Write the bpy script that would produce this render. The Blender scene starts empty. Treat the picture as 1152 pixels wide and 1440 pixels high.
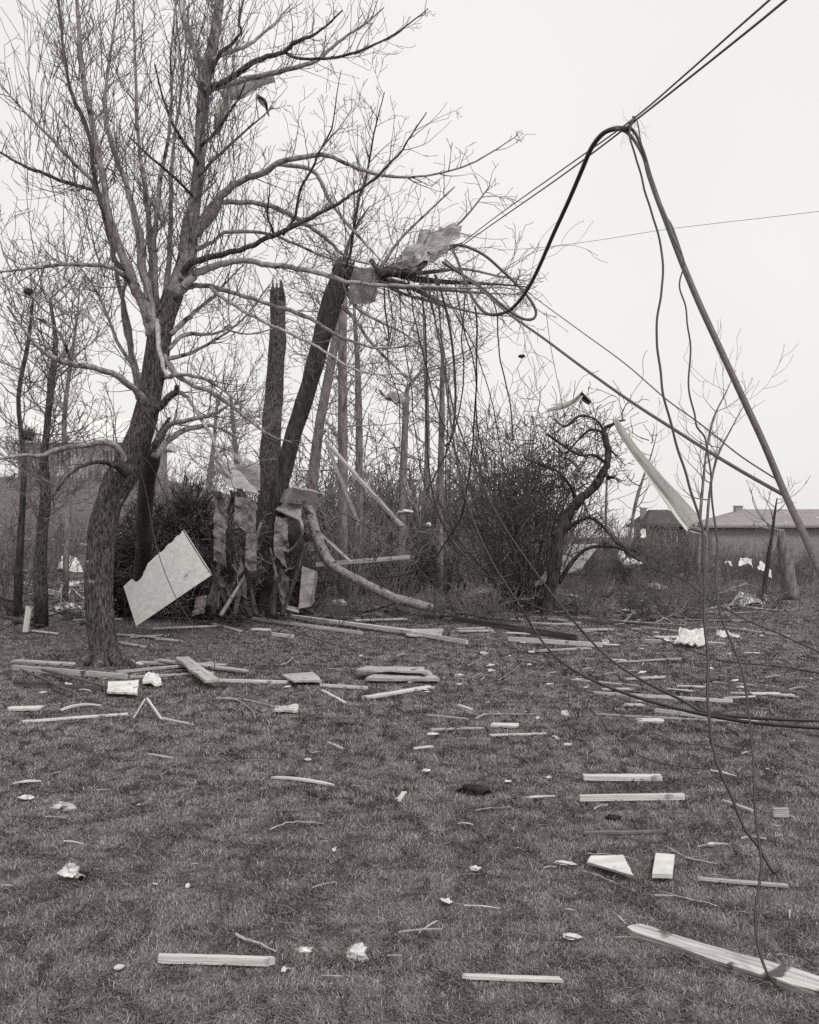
import bpy, math, random
import numpy as np
from mathutils import Vector, Matrix, noise as mnoise

# ------------------------------------------------------------------ camera
F = 1400.0; EYE = 1.6; HY = 755.0          # focal length in photo pixels, eye height, horizon row
scene = bpy.context.scene
cam_d = bpy.data.cameras.new('camera'); cam = bpy.data.objects.new('camera', cam_d)
scene.collection.objects.link(cam); scene.camera = cam
cam.location = (0, 0, EYE); cam.rotation_euler = (math.radians(90), 0, 0)
cam_d.sensor_fit = 'HORIZONTAL'; cam_d.sensor_width = 36.0; cam_d.lens = 36.0 * F / 1152.0
cam_d.shift_y = (HY - 720.0) / 1440.0 * 1.25
cam_d.clip_start = 0.1; cam_d.clip_end = 4000

# ------------------------------------------------------------------ sky and sun
world = bpy.data.worlds.new('World'); scene.world = world; world.use_nodes = True
nt = world.node_tree; nt.nodes.clear()
N = nt.nodes.new; Lk = nt.links.new
out = N('ShaderNodeOutputWorld'); bg = N('ShaderNodeBackground')
sky = N('ShaderNodeTexSky'); sky.sky_type = 'NISHITA'; sky.sun_disc = False
SUN_EL, SUN_AZ = math.radians(52), math.radians(150)
sky.sun_elevation = SUN_EL; sky.sun_rotation = SUN_AZ; sky.dust_density = 4.0; sky.air_density = 1.5
bw = N('ShaderNodeRGBToBW')
tc = N('ShaderNodeTexCoord'); nz = N('ShaderNodeTexNoise'); nz.inputs['Scale'].default_value = 1.6
nz.inputs['Detail'].default_value = 3.0
ramp = N('ShaderNodeMapRange'); ramp.inputs['From Min'].default_value = 0.3; ramp.inputs['From Max'].default_value = 0.7
ramp.inputs['To Min'].default_value = 7.6; ramp.inputs['To Max'].default_value = 8.4
mixf = N('ShaderNodeMix'); mixf.data_type = 'FLOAT'; mixf.inputs['Factor'].default_value = 0.90
tint = N('ShaderNodeMix'); tint.data_type = 'RGBA'; tint.blend_type = 'MULTIPLY'; tint.inputs['Factor'].default_value = 1.0
tint.inputs['B'].default_value = (1.0, 0.985, 0.962, 1)
Lk(sky.outputs['Color'], bw.inputs['Color']); Lk(tc.outputs['Generated'], nz.inputs['Vector'])
Lk(nz.outputs['Fac'], ramp.inputs['Value'])
Lk(bw.outputs['Val'], mixf.inputs['A']); Lk(ramp.outputs['Result'], mixf.inputs['B'])
Lk(mixf.outputs['Result'], tint.inputs['A']); Lk(tint.outputs['Result'], bg.inputs['Color'])
bg.inputs['Strength'].default_value = 0.117
Lk(bg.outputs['Background'], out.inputs['Surface'])
sun_d = bpy.data.lights.new('sun', 'SUN'); sun_d.energy = 2.0; sun_d.angle = math.radians(14); sun_d.color = (1, 0.985, 0.96)
sun = bpy.data.objects.new('sun', sun_d); scene.collection.objects.link(sun)
_sd = Vector((math.sin(SUN_AZ) * math.cos(SUN_EL), math.cos(SUN_AZ) * math.cos(SUN_EL), math.sin(SUN_EL)))
sun.rotation_euler = (-_sd).to_track_quat('-Z', 'Y').to_euler()
scene.view_settings.view_transform = 'Standard'; scene.view_settings.look = 'None'
scene.view_settings.exposure = 0.0; scene.view_settings.gamma = 1.0
scene.render.engine = 'CYCLES'
scene.cycles.max_bounces = 5; scene.cycles.diffuse_bounces = 3; scene.cycles.use_denoising = False
scene.cycles.transparent_max_bounces = 6

rnd = random.Random(11)
COL = scene.collection

# ------------------------------------------------------------------ materials
def T(v, k=1.0):                                   # grey with the warm-purple cast of the print's dark tones
    a = min(1.0, v / 0.5)
    return (v * (1.10 - 0.10 * a), v * (0.945 + 0.04 * a), v * (0.965 - 0.005 * a), 1)
def mat(name, lo, hi, scale=6.0, stretch=(1, 1, 1), rough=0.9, bump=0.0, bscale=None, detail=6.0, spots=None, attr=None, sharp=(0.35, 0.65), spec=0.2):
    m = bpy.data.materials.new(name); m.use_nodes = True
    t = m.node_tree; b = t.nodes['Principled BSDF']; n = t.nodes.new; l = t.links.new
    b.inputs['Roughness'].default_value = rough
    b.inputs['Specular IOR Level'].default_value = spec
    tcn = n('ShaderNodeTexCoord'); mp = n('ShaderNodeMapping'); mp.inputs['Scale'].default_value = stretch
    l(tcn.outputs['Object'], mp.inputs['Vector'])
    no = n('ShaderNodeTexNoise'); no.inputs['Scale'].default_value = scale; no.inputs['Detail'].default_value = detail
    no.inputs['Roughness'].default_value = 0.65
    l(mp.outputs['Vector'], no.inputs['Vector'])
    cr = n('ShaderNodeValToRGB'); cr.color_ramp.elements[0].position = sharp[0]; cr.color_ramp.elements[1].position = sharp[1]
    cr.color_ramp.elements[0].color = T(lo); cr.color_ramp.elements[1].color = T(hi)
    l(no.outputs['Fac'], cr.inputs['Fac'])
    last = cr.outputs['Color']
    if spots:                                      # (value, scale, threshold): stains, moss or lichen patches
        n2 = n('ShaderNodeTexNoise'); n2.inputs['Scale'].default_value = spots[1]; n2.inputs['Detail'].default_value = 5
        l(tcn.outputs['Object'], n2.inputs['Vector'])
        r2 = n('ShaderNodeMapRange'); r2.inputs['From Min'].default_value = spots[2]; r2.inputs['From Max'].default_value = spots[2] + 0.06
        l(n2.outputs['Fac'], r2.inputs['Value'])
        mx = n('ShaderNodeMix'); mx.data_type = 'RGBA'; l(r2.outputs['Result'], mx.inputs['Factor'])
        l(last, mx.inputs['A']); mx.inputs['B'].default_value = T(spots[0]); last = mx.outputs['Result']
    if attr:
        at = n('ShaderNodeAttribute'); at.attribute_name = attr
        mx = n('ShaderNodeMix'); mx.data_type = 'RGBA'; mx.blend_type = 'MULTIPLY'; mx.inputs['Factor'].default_value = 1
        l(last, mx.inputs['A']); l(at.outputs['Color'], mx.inputs['B']); last = mx.outputs['Result']
    l(last, b.inputs['Base Color'])
    if bump > 0:
        n3 = n('ShaderNodeTexNoise'); n3.inputs['Scale'].default_value = bscale or scale * 2; n3.inputs['Detail'].default_value = 6
        l(mp.outputs['Vector'], n3.inputs['Vector'])
        bp = n('ShaderNodeBump'); bp.inputs['Strength'].default_value = bump; bp.inputs['Distance'].default_value = 0.02
        l(n3.outputs['Fac'], bp.inputs['Height']); l(bp.outputs['Normal'], b.inputs['Normal'])
    return m
M = {}
M['bark'] = mat('ridged_bark', 0.020, 0.155, 46, (1, 1, 0.28), 0.95, 1.0, 60, spots=(0.26, 9, 0.68), sharp=(.4, .66))
M['bark_dark'] = mat('dark_bark', 0.018, 0.09, 22, (1, 1, 0.2), 0.95, 1.0, 34, spots=(0.16, 5, 0.68))
M['limb'] = mat('limb_bark', 0.12, 0.36, 14, (1, 1, 1), 0.85, 0.5, 40, spots=(0.045, 5, 0.60))
M['limb_pale'] = mat('pale_bark', 0.20, 0.42, 14, (1, 1, .5), 0.85, 0.5, 40, spots=(0.07, 7, 0.62))
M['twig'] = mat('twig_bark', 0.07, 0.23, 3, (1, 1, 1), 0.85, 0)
M['twig_hazed'] = mat('hazed_twig_bark', 0.14, 0.30, 1.5, (1, 1, 1), 0.9, 0)  # paler than the near twigs: distance haze put into the bark colour
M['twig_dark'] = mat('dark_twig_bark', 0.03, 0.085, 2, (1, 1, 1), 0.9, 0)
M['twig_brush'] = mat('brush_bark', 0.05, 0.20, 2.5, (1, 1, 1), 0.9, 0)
M['weed_pale'] = mat('pale_weed', 0.14, 0.34, .8, (1, 1, 1), 0.9, 0)
M['leaf'] = mat('dead_leaf', 0.03, 0.20, 9, (1, 1, 1), 0.9, 0, sharp=(.38, .62))
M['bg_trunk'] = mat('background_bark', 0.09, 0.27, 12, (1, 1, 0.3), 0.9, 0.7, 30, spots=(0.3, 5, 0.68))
M['grass'] = mat('dead_grass', 0.215, 0.275, 3.0, (1, 1, 1), 0.85, 0, attr='tone', detail=5, spec=0.15)
M['ground'] = mat('turf_soil', 0.05, 0.17, 9, (1, 1, 1), 0.97, 0.8, 30, detail=10, spots=(0.028, 1.1, 0.60))
M['wood'] = mat('fresh_wood', 0.42, 0.66, 9, (0.12, 2.2, 2.2), 0.75, 0.35, 30, spots=(0.28, 7, 0.64))
M['wood_grey'] = mat('weathered_wood', 0.25, 0.48, 9, (0.12, 2.5, 2.5), 0.85, 0.5, 30, spots=(0.10, 6, 0.62))
M['wood_dark'] = mat('dark_wood', 0.045, 0.13, 9, (0.15, 2.5, 2.5), 0.9, 0.5, 30)
M['wood_split'] = mat('splintered_wood', 0.28, 0.7, 22, (0.1, 2.5, 2.5), 0.85, 0.9, 40, spots=(0.1, 9, 0.60))
M['ply'] = mat('chipboard', 0.50, 0.64, 12, (1, 1, 1), 0.8, 0.15, 40, spots=(0.32, 4.5, 0.655), detail=9)
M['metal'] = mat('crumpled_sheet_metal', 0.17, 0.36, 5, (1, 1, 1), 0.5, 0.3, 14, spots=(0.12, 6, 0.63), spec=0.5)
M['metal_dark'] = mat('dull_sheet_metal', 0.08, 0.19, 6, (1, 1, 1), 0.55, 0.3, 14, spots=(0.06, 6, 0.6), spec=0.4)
M['insul'] = mat('insulation_fluff', 0.45, 0.78, 9, (1, 1, 1), 1.0, 1.0, 25, spots=(0.25, 8, 0.62))
M['paper'] = mat('pale_scrap', 0.42, 0.76, 9, (1, 1, 1), 0.85, 0.5, 22, spots=(0.2, 10, 0.63))
M['cable'] = mat('black_cable', 0.018, 0.035, 20, (1, 1, 1), 0.45, 0, spec=0.4)
M['cable_grey'] = mat('grey_cable', 0.055, 0.11, 30, (1, 1, 1), 0.5, 0.2, spec=0.4)
M['wire'] = mat('thin_wire', 0.03, 0.07, 10, (1, 1, 1), 0.6, 0)
M['clod'] = mat('dark_soil', 0.012, 0.045, 20, (1, 1, 1), 1.0, 1.0, 40)
M['roof'] = mat('roof_shingle', 0.18, 0.30, 3, (0.5, 1, 6), 0.9, 0.4, 8, spots=(0.6, 1.2, 0.70))
M['roof_dark'] = mat('dark_shingle', 0.05, 0.09, 3, (0.5, 1, 6), 0.9, 0.4, 8)
M['roof_pale'] = mat('pale_roofing', 0.62, 0.75, 2, (1, 1, 4), 0.8, 0.2, 8)
M['wall'] = mat('house_wall', 0.20, 0.28, 4, (1, 1, 1), 0.9, 0.3, 12)
M['wall_dark'] = mat('dark_wall', 0.05, 0.09, 4, (1, 1, 1), 0.9, 0.3, 12)
M['siding'] = mat('pale_siding', 0.32, 0.5, 3, (1, 1, .3), 0.85, 0.3, 12)
M['glass'] = mat('window_glass', 0.02, 0.04, 2, (1, 1, 1), 0.15, 0, spec=0.5)
def brickmat():
    m = mat('chimney_brick', 0.2, 0.3, 5); t = m.node_tree; b = t.nodes['Principled BSDF']
    br = t.nodes.new('ShaderNodeTexBrick'); br.inputs['Scale'].default_value = 4.0
    br.inputs['Color1'].default_value = T(0.17); br.inputs['Color2'].default_value = T(0.27); br.inputs['Mortar'].default_value = T(0.42)
    tcn = t.nodes.new('ShaderNodeTexCoord'); mp = t.nodes.new('ShaderNodeMapping'); mp.inputs['Rotation'].default_value = (math.radians(90), 0, 0)
    t.links.new(tcn.outputs['Object'], mp.inputs['Vector']); t.links.new(mp.outputs['Vector'], br.inputs['Vector'])
    t.links.new(br.outputs['Color'], b.inputs['Base Color']); return m
M['brick'] = brickmat()
def plastic():
    m = mat('torn_plastic_sheeting', 0.82, 0.88, 2, (1, 1, 0.3), 0.5, 0, 5, spec=0.3, detail=1); t = m.node_tree; b = t.nodes['Principled BSDF']
    tr = t.nodes.new('ShaderNodeBsdfTranslucent'); tr.inputs['Color'].default_value = (0.8, 0.79, 0.77, 1)
    tp = t.nodes.new('ShaderNodeBsdfTransparent'); mx = t.nodes.new('ShaderNodeMixShader'); my = t.nodes.new('ShaderNodeMixShader')
    o = [x for x in t.nodes if x.type == 'OUTPUT_MATERIAL'][0]
    mx.inputs['Fac'].default_value = 0.35; my.inputs['Fac'].default_value = 0.12
    t.links.new(b.outputs['BSDF'], mx.inputs[1]); t.links.new(tr.outputs['BSDF'], mx.inputs[2])
    t.links.new(mx.outputs['Shader'], my.inputs[1]); t.links.new(tp.outputs['BSDF'], my.inputs[2])
    t.links.new(my.outputs['Shader'], o.inputs['Surface']); return m
M['plastic'] = plastic()
M['plastic_grey'] = mat('grey_plastic', 0.20, 0.36, 5, (1, 1, 1), 0.5, 0.3, 14, spec=0.4)

# ------------------------------------------------------------------ terrain and picture-to-place helpers
def sst(a, b, x):
    t = max(0.0, min(1.0, (x - a) / (b - a))); return t * t * (3 - 2 * t)
def H(x, y):
    h = 0.02 * mnoise.noise(Vector((x * 0.5, y * 0.5, 3.1))) + 0.012 * mnoise.noise(Vector((x * 2.1, y * 2.1, 7.7)))
    if y > 14: h += 0.10 * sst(14, 24, y) * mnoise.noise(Vector((x * 0.4, y * 0.4, 1.0)))
    h += 5.0 * sst(22, 58, y) * sst(-2, -15, x)
    return h
def W(px, py, d): return Vector(((px - 576) / F * d, d, EYE - (py - HY) / F * d))
def G(px, py):
    k = max(6.0, py - HY) / F; a = 2.0; d = 2.0
    while d < 200:                                  # march along the sight line until it meets the terrain
        if EYE - k * d < H((px - 576) / F * d, d): break
        a = d; d *= 1.03
    b = d
    for _ in range(18):
        d = (a + b) / 2
        if EYE - k * d < H((px - 576) / F * d, d): b = d
        else: a = d
    return Vector(((px - 576) / F * d, d, H((px - 576) / F * d, d)))

# ------------------------------------------------------------------ object helpers
def tag(o, label=None, cat=None, group=None, kind=None):
    if label: o['label'] = label
    if cat: o['category'] = cat
    if group: o['group'] = group
    if kind: o['kind'] = kind
    return o
def empty(name, loc, rz=0):
    o = bpy.data.objects.new(name, None); COL.objects.link(o); o.location = loc; o.rotation_euler = (0, 0, rz); return o
class MB:
    def __init__(s): s.v = []; s.f = []
    def tube(s, pts, rads, k=4, cap=True, rough=0.0, seed=0.0):
        n = len(pts)
        if n < 2: return
        base = len(s.v); u = None
        for i in range(n):
            p = pts[i]
            t = (pts[min(i + 1, n - 1)] - pts[max(i - 1, 0)])
            if t.length < 1e-9: t = Vector((0, 0, 1))
            t.normalize()
            if u is None:
                u = t.cross(Vector((0.31, 0.87, 0.38)))
                if u.length < 0.1: u = t.cross(Vector((1, 0, 0)))
            u = u - t * u.dot(t); u.normalize(); w = t.cross(u)
            r = rads[i]
            for j in range(k):
                a = 2 * math.pi * j / k; q = r
                dirv = u * math.cos(a) + w * math.sin(a)
                if rough:
                    q = r * (1 + rough * (mnoise.noise(Vector((p.x * 2.6 + dirv.x * 1.3 + seed, p.y * 2.6 + dirv.y * 1.3, p.z * 2.6))) * 1.0
                                          + 0.45 * mnoise.noise(Vector((dirv.x * 6 + seed, dirv.y * 6, p.z * 2.2)))))
                s.v.append(p + dirv * q)
        for i in range(n - 1):
            for j in range(k):
                a = base + i * k + j; b = base + i * k + (j + 1) % k
                s.f.append((a, b, b + k, a + k))
        if cap:
            s.f.append(tuple(base + j for j in range(k - 1, -1, -1)))
            s.f.append(tuple(base + (n - 1) * k + j for j in range(k)))
    def box(s, c, sz, rot=None):
        b = len(s.v)
        for x in (-.5, .5):
            for y in (-.5, .5):
                for z in (-.5, .5):
                    p = Vector((x * sz[0], y * sz[1], z * sz[2]))
                    if rot: p = rot @ p
                    s.v.append(p + Vector(c))
        for q in ((0, 1, 3, 2), (4, 6, 7, 5), (0, 4, 5, 1), (2, 3, 7, 6), (0, 2, 6, 4), (1, 5, 7, 3)):
            s.f.append(tuple(b + i for i in q))
    def build(s, name, m, parent=None, loc=(0, 0, 0), smooth=True):
        me = bpy.data.meshes.new(name); me.from_pydata([tuple(v - Vector(loc)) for v in s.v], [], s.f); me.update()
        if smooth: me.polygons.foreach_set('use_smooth', [True] * len(me.polygons))
        me.materials.append(m)
        o = bpy.data.objects.new(name, me); COL.objects.link(o)
        if parent: o.parent = parent
        else: o.location = loc
        return o
def catmull(P, sub):
    P = [tuple(p) for p in P]
    if len(P) < 3 or sub < 2:
        return P
    res = []
    for i in range(len(P) - 1):
        a = P[max(i - 1, 0)]; b = P[i]; c = P[i + 1]; d = P[min(i + 2, len(P) - 1)]
        for k in range(sub):
            t = k / sub; t2 = t * t; t3 = t2 * t
            res.append(tuple(0.5 * (2 * b[j] + (c[j] - a[j]) * t + (2 * a[j] - 5 * b[j] + 4 * c[j] - d[j]) * t2 + (-a[j] + 3 * b[j] - 3 * c[j] + d[j]) * t3) for j in range(len(b))))
    res.append(P[-1]); return res
def rv():
    while True:
        v = Vector((rnd.uniform(-1, 1), rnd.uniform(-1, 1), rnd.uniform(-1, 1)))
        if 0.05 < v.length < 1: return v.normalized()

def grow(mb, p, d, L, r, lvl, up=0.12, wig=0.22, nch=3.0, k=3, spread=0.8, lenf=(0.3, 0.6), rf=0.62, rmin=0.0022, step=None, kink=0.0):
    """a twig that wanders, tapers and carries side twigs"""
    n = max(3, int(L / (step or max(0.07, L / 8)))); seg = L / n
    pts = [p.copy()]; rr = [r]; d = d.normalized()
    for i in range(n):
        d = d + rv() * wig + Vector((0, 0, up))
        if kink and rnd.random() < 0.25: d = d + rv() * kink
        d.normalize(); p = p + d * seg
        pts.append(p.copy()); rr.append(max(rmin, r * (1 - 0.75 * (i + 1) / n)))
        if lvl > 0:
            m = nch / n; c = int(m) + (1 if rnd.random() < m - int(m) else 0)
            for _ in range(c):
                a = rv(); a = a - d * a.dot(d)
                if a.length < .01: continue
                a.normalize()
                nd = d * rnd.uniform(0.4, 1.0) + a * spread
                grow(mb, p.copy(), nd, L * rnd.uniform(*lenf) * (1.1 - 0.5 * i / n), max(rmin, rr[-1] * rf), lvl - 1, up, wig * 1.15, nch * 0.75, 3, spread, lenf, rf, rmin, step, kink)
    mb.tube(pts, rr, k, cap=False)

def limb_points(P, d0, d1, sub=5, pw=1.0):
    """P: (px, py, width px). Depth runs from d0 to d1 along the limb."""
    C = catmull(P, sub); n = len(C) - 1
    L = [0.0]
    for i in range(n): L.append(L[-1] + math.hypot(C[i + 1][0] - C[i][0], C[i + 1][1] - C[i][1]))
    pts, rads = [], []
    for i, c in enumerate(C):
        t = (L[i] / L[-1]) ** pw; d = 1 / ((1 - t) / d0 + t / d1)
        pts.append(W(c[0], c[1], d)); rads.append(max(0.0025, c[2] * 0.5 * d / F))
    return pts, rads
def twigs_on(mb, pts, rads, per_m, Lr, r, lvl=1, up=0.12, start=0.0, nch=3.0, along=0.55, wig=0.2, upb=0.35, **kw):
    tot = sum((pts[i + 1] - pts[i]).length for i in range(len(pts) - 1)); acc = 0.0; nxt = rnd.random() / per_m
    for i in range(len(pts) - 1):
        s = (pts[i + 1] - pts[i]); sl = s.length
        if sl < 1e-6: continue
        while acc + sl > nxt:
            q = (nxt - acc) / sl
            if nxt / tot >= start:
                t = s.normalized(); a = rv(); a = a - t * a.dot(t)
                if a.length > .01:
                    a.normalize(); d = t * along + a * 0.8 + Vector((0, 0, upb))
                    f = 1.0 - 0.45 * nxt / tot
                    grow(mb, pts[i] + s * q, d, rnd.uniform(*Lr) * f, min(r * rnd.uniform(.7, 1.3), max(rads[i] * .7, .0025)), lvl, up, wig, nch, **kw)
            nxt += rnd.expovariate(per_m)
        acc += sl

# ------------------------------------------------------------------ ground
def ground():
    ys = [-6 + i * 0.5 for i in range(72)] + [30 + i * 2.0 for i in range(30)] + [90, 110, 140, 200, 300, 500, 900, 1600, 2600]
    xs0 = [-1 + 2 * i / 90 for i in range(91)]
    v, f = [], []
    for y in ys:
        w = 22 if y < 30 else 22 + (y - 30) * 1.6
        for s in xs0:
            x = s * w; v.append((x, y, H(x, y) - 0.004))
    n = len(xs0)
    for i in range(len(ys) - 1):
        for j in range(n - 1):
            a = i * n + j; f.append((a, a + 1, a + 1 + n, a + n))
    me = bpy.data.meshes.new('ground'); me.from_pydata(v, [], f); me.update()
    me.polygons.foreach_set('use_smooth', [True] * len(me.polygons)); me.materials.append(M['ground'])
    o = bpy.data.objects.new('ground', me); COL.objects.link(o); o['kind'] = 'structure'
ground()

def vnoise(x, y, s, seed):
    """cheap vectorised value noise for blade tone and height"""
    rs = np.random.RandomState(seed); g = rs.rand(256, 256)
    X = x * s + 1000; Y = y * s + 1000; xi = np.floor(X).astype(int); yi = np.floor(Y).astype(int)
    fx = X - xi; fy = Y - yi; fx = fx * fx * (3 - 2 * fx); fy = fy * fy * (3 - 2 * fy)
    a = g[xi % 256, yi % 256]; b = g[(xi + 1) % 256, yi % 256]; c = g[xi % 256, (yi + 1) % 256]; d = g[(xi + 1) % 256, (yi + 1) % 256]
    return (a * (1 - fx) + b * fx) * (1 - fy) + (c * (1 - fx) + d * fx) * fy

GRASS_N = 1900000
def grass():
    rs = np.random.RandomState(5)
    n = GRASS_N
    # density falls with distance
    u = rs.rand(n * 2); d = 2.4 * (30 / 2.4) ** (u ** 1.08)
    x = (rs.rand(n * 2) * 2 - 1) * (d * 0.46 + 1.1)
    keep = rs.rand(n * 2) < (0.75 + 0.25 * vnoise(x, d, 2.6, 1)) * (0.7 + 0.4 * vnoise(x, d, 11.0, 2))
    bare = (vnoise(x, d, 0.55, 8) > 0.62) & (d > 13)
    keep &= ~(bare & (rs.rand(n * 2) < 0.7))
    x = x[keep][:n]; d = d[keep][:n]; n = len(x)
    tone = 0.34 + 0.42 * (0.30 + 0.35 * vnoise(x, d, 0.7, 3) + 0.25 * vnoise(x, d, 4.3, 9)) * (0.6 + 0.8 * vnoise(x, d, 21, 4)) + rs.rand(n) ** 3.5 * 1.35
    tone *= np.where(rs.rand(n) < 0.25, 0.45, 1.0)
    z = np.array([H(a, b) for a, b in zip(x[::1], d[::1])])
    sc = np.maximum(1.0, d / 4.5)
    hgt = (0.007 + 0.014 * rs.rand(n) ** 1.5) * (0.7 + 0.55 * vnoise(x, d, 7, 6)) * np.minimum(sc, 1.7)
    wd = 0.00115 * (0.7 + 0.7 * rs.rand(n)) * sc ** 0.9
    # lie of the mat follows a slow swirl plus jitter
    az = 2 * np.pi * vnoise(x, d, 7.0, 7) * 1.5 + rs.randn(n) * 1.2
    lean = np.clip(0.5 + rs.rand(n) * 1.3, 0, 1.8) * hgt
    dx, dy = np.cos(az), np.sin(az); sx, sy = -dy, dx
    V = np.zeros((n, 5, 3))
    V[:, 0] = np.stack([x - sx * wd, d - sy * wd, z - .003], 1); V[:, 1] = np.stack([x + sx * wd, d + sy * wd, z - .003], 1)
    mx, my = x + dx * lean * .4, d + dy * lean * .4
    V[:, 2] = np.stack([mx + sx * wd * .8, my + sy * wd * .8, z + hgt * .6], 1); V[:, 3] = np.stack([mx - sx * wd * .8, my - sy * wd * .8, z + hgt * .6], 1)
    cu = rs.rand(n) * 0.5 + 0.6
    V[:, 4] = np.stack([x + dx * lean * 1.25, d + dy * lean * 1.25, z + hgt * cu], 1)
    me = bpy.data.meshes.new('grass'); me.vertices.add(n * 5); me.vertices.foreach_set('co', V.reshape(-1))
    base = (np.arange(n) * 5)[:, None]
    loops = np.concatenate([base + 0, base + 1, base + 2, base + 3, base + 3, base + 2, base + 4], 1).reshape(-1)
    me.loops.add(n * 7); me.loops.foreach_set('vertex_index', loops.astype(np.int32))
    me.polygons.add(n * 2)
    ls = np.stack([np.arange(n) * 7, np.arange(n) * 7 + 4], 1).reshape(-1)
    me.polygons.foreach_set('loop_start', ls.astype(np.int32))
    me.update(calc_edges=True)
    at = me.color_attributes.new('tone', 'FLOAT_COLOR', 'POINT')
    c = np.ones((n, 5, 4)); c[:, :, 0] = tone[:, None]; c[:, :, 1] = tone[:, None]; c[:, :, 2] = tone[:, None]
    at.data.foreach_set('color', c.reshape(-1)); me.materials.append(M['grass'])
    o = bpy.data.objects.new('grass', me); COL.objects.link(o)
    tag(o, 'short matted winter grass covering the lawn', 'grass', kind='stuff')
grass()

# ------------------------------------------------------------------ houses far behind
def prism_roof(mb, x0, x1, y0, y1, z0, z1, hip=0.0, th=0.18):
    xm0, xm1, ym = x0 + hip, x1 - hip, (y0 + y1) / 2
    b = len(mb.v)
    for p in ((x0, y0, z0), (x1, y0, z0), (x1, y1, z0), (x0, y1, z0), (xm0, ym, z1), (xm1, ym, z1),
              (x0, y0, z0 - th), (x1, y0, z0 - th), (x1, y1, z0 - th), (x0, y1, z0 - th)): mb.v.append(Vector(p))
    for q in ((0, 1, 5, 4), (1, 2, 5), (2, 3, 4, 5), (3, 0, 4), (6, 7, 1, 0), (7, 8, 2, 1), (8, 9, 3, 2), (9, 6, 0, 3), (9, 8, 7, 6)):
        mb.f.append(tuple(b + i for i in q))
def window(parent, x, y, z, w, h):
    f = MB(); t = .09
    for c, s in (((x, y, z + h / 2), (w, .06, t)), ((x, y, z - h / 2), (w, .06, t)), ((x - w / 2, y, z), (t, .06, h - t)), ((x + w / 2, y, z), (t, .06, h - t)), ((x, y, z), (.05, .05, h - t))):
        f.box(c, s)
    fo = f.build('window', M['siding'], parent, smooth=False)
    p = MB(); p.box((x, y + .03, z), (w - t, .03, h - t)); g = p.build('pane', M['glass'], fo, smooth=False)
def house(label, x0, x1, y0, y1, zb, ze, zr, hip, wm, rm, chim=None, wins=(), side=False):
    r = empty('house', (0, 0, 0)); tag(r, label, 'house')
    m = MB(); m.box(((x0 + x1) / 2, (y0 + y1) / 2, (zb - 1.5 + ze) / 2), (x1 - x0 - 1.0, y1 - y0 - 1.0, ze - zb + 1.5 - 0.02))
    if side:
        x = x0 + .7
        while x < x1 - .6:
            m.box((x, y0 + .5 - .02, (zb + ze) / 2 - .1), (.09, .05, ze - zb)); x += .45
    m.build('wall', M[wm], r, smooth=False)
    q = MB(); prism_roof(q, x0, x1, y0, y1, ze + .18, zr, hip); ro = q.build('roof', M[rm], r, smooth=False)
    if chim:
        c = MB(); cx, cw, cz = chim; ym = (y0 + y1) / 2
        c.box((cx, ym, (ze + cz) / 2), (cw, cw * .9, cz - ze)); c.box((cx, ym, cz + .06), (cw + .1, cw * .9 + .1, .08)); c.build('chimney', M['brick'], ro, smooth=False)
    for (x, z, w, h) in wins: window(r, x, y0 + .46, z, w, h)
    return r
house('long low grey house with shallow roof and brick chimney, far right', 24.0, 42.0, 80, 89, 0.0, 2.35, 3.95, 4.2, 'wall', 'roof', chim=(27.9, .62, 4.15), wins=((37.5, 1.5, 1.4, 1.1),))
house('small dark house behind the brush, seen left of the grey one', 16.3, 19.5, 68, 75, 0.0, 2.3, 3.55, .9, 'wall_dark', 'roof_dark', chim=(16.8, .4, 3.6), wins=((18, 1.5, .8, 1.0),))
house('pale roofed house with vertical siding on the rise at the left', -23.5, -15.2, 58, 65, 4.6, 7.1, 8.9, .1, 'siding', 'roof_pale', wins=((-20.3, 6.2, .9, 1.0), (-17.6, 6.2, .9, 1.0)), side=True)

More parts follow.
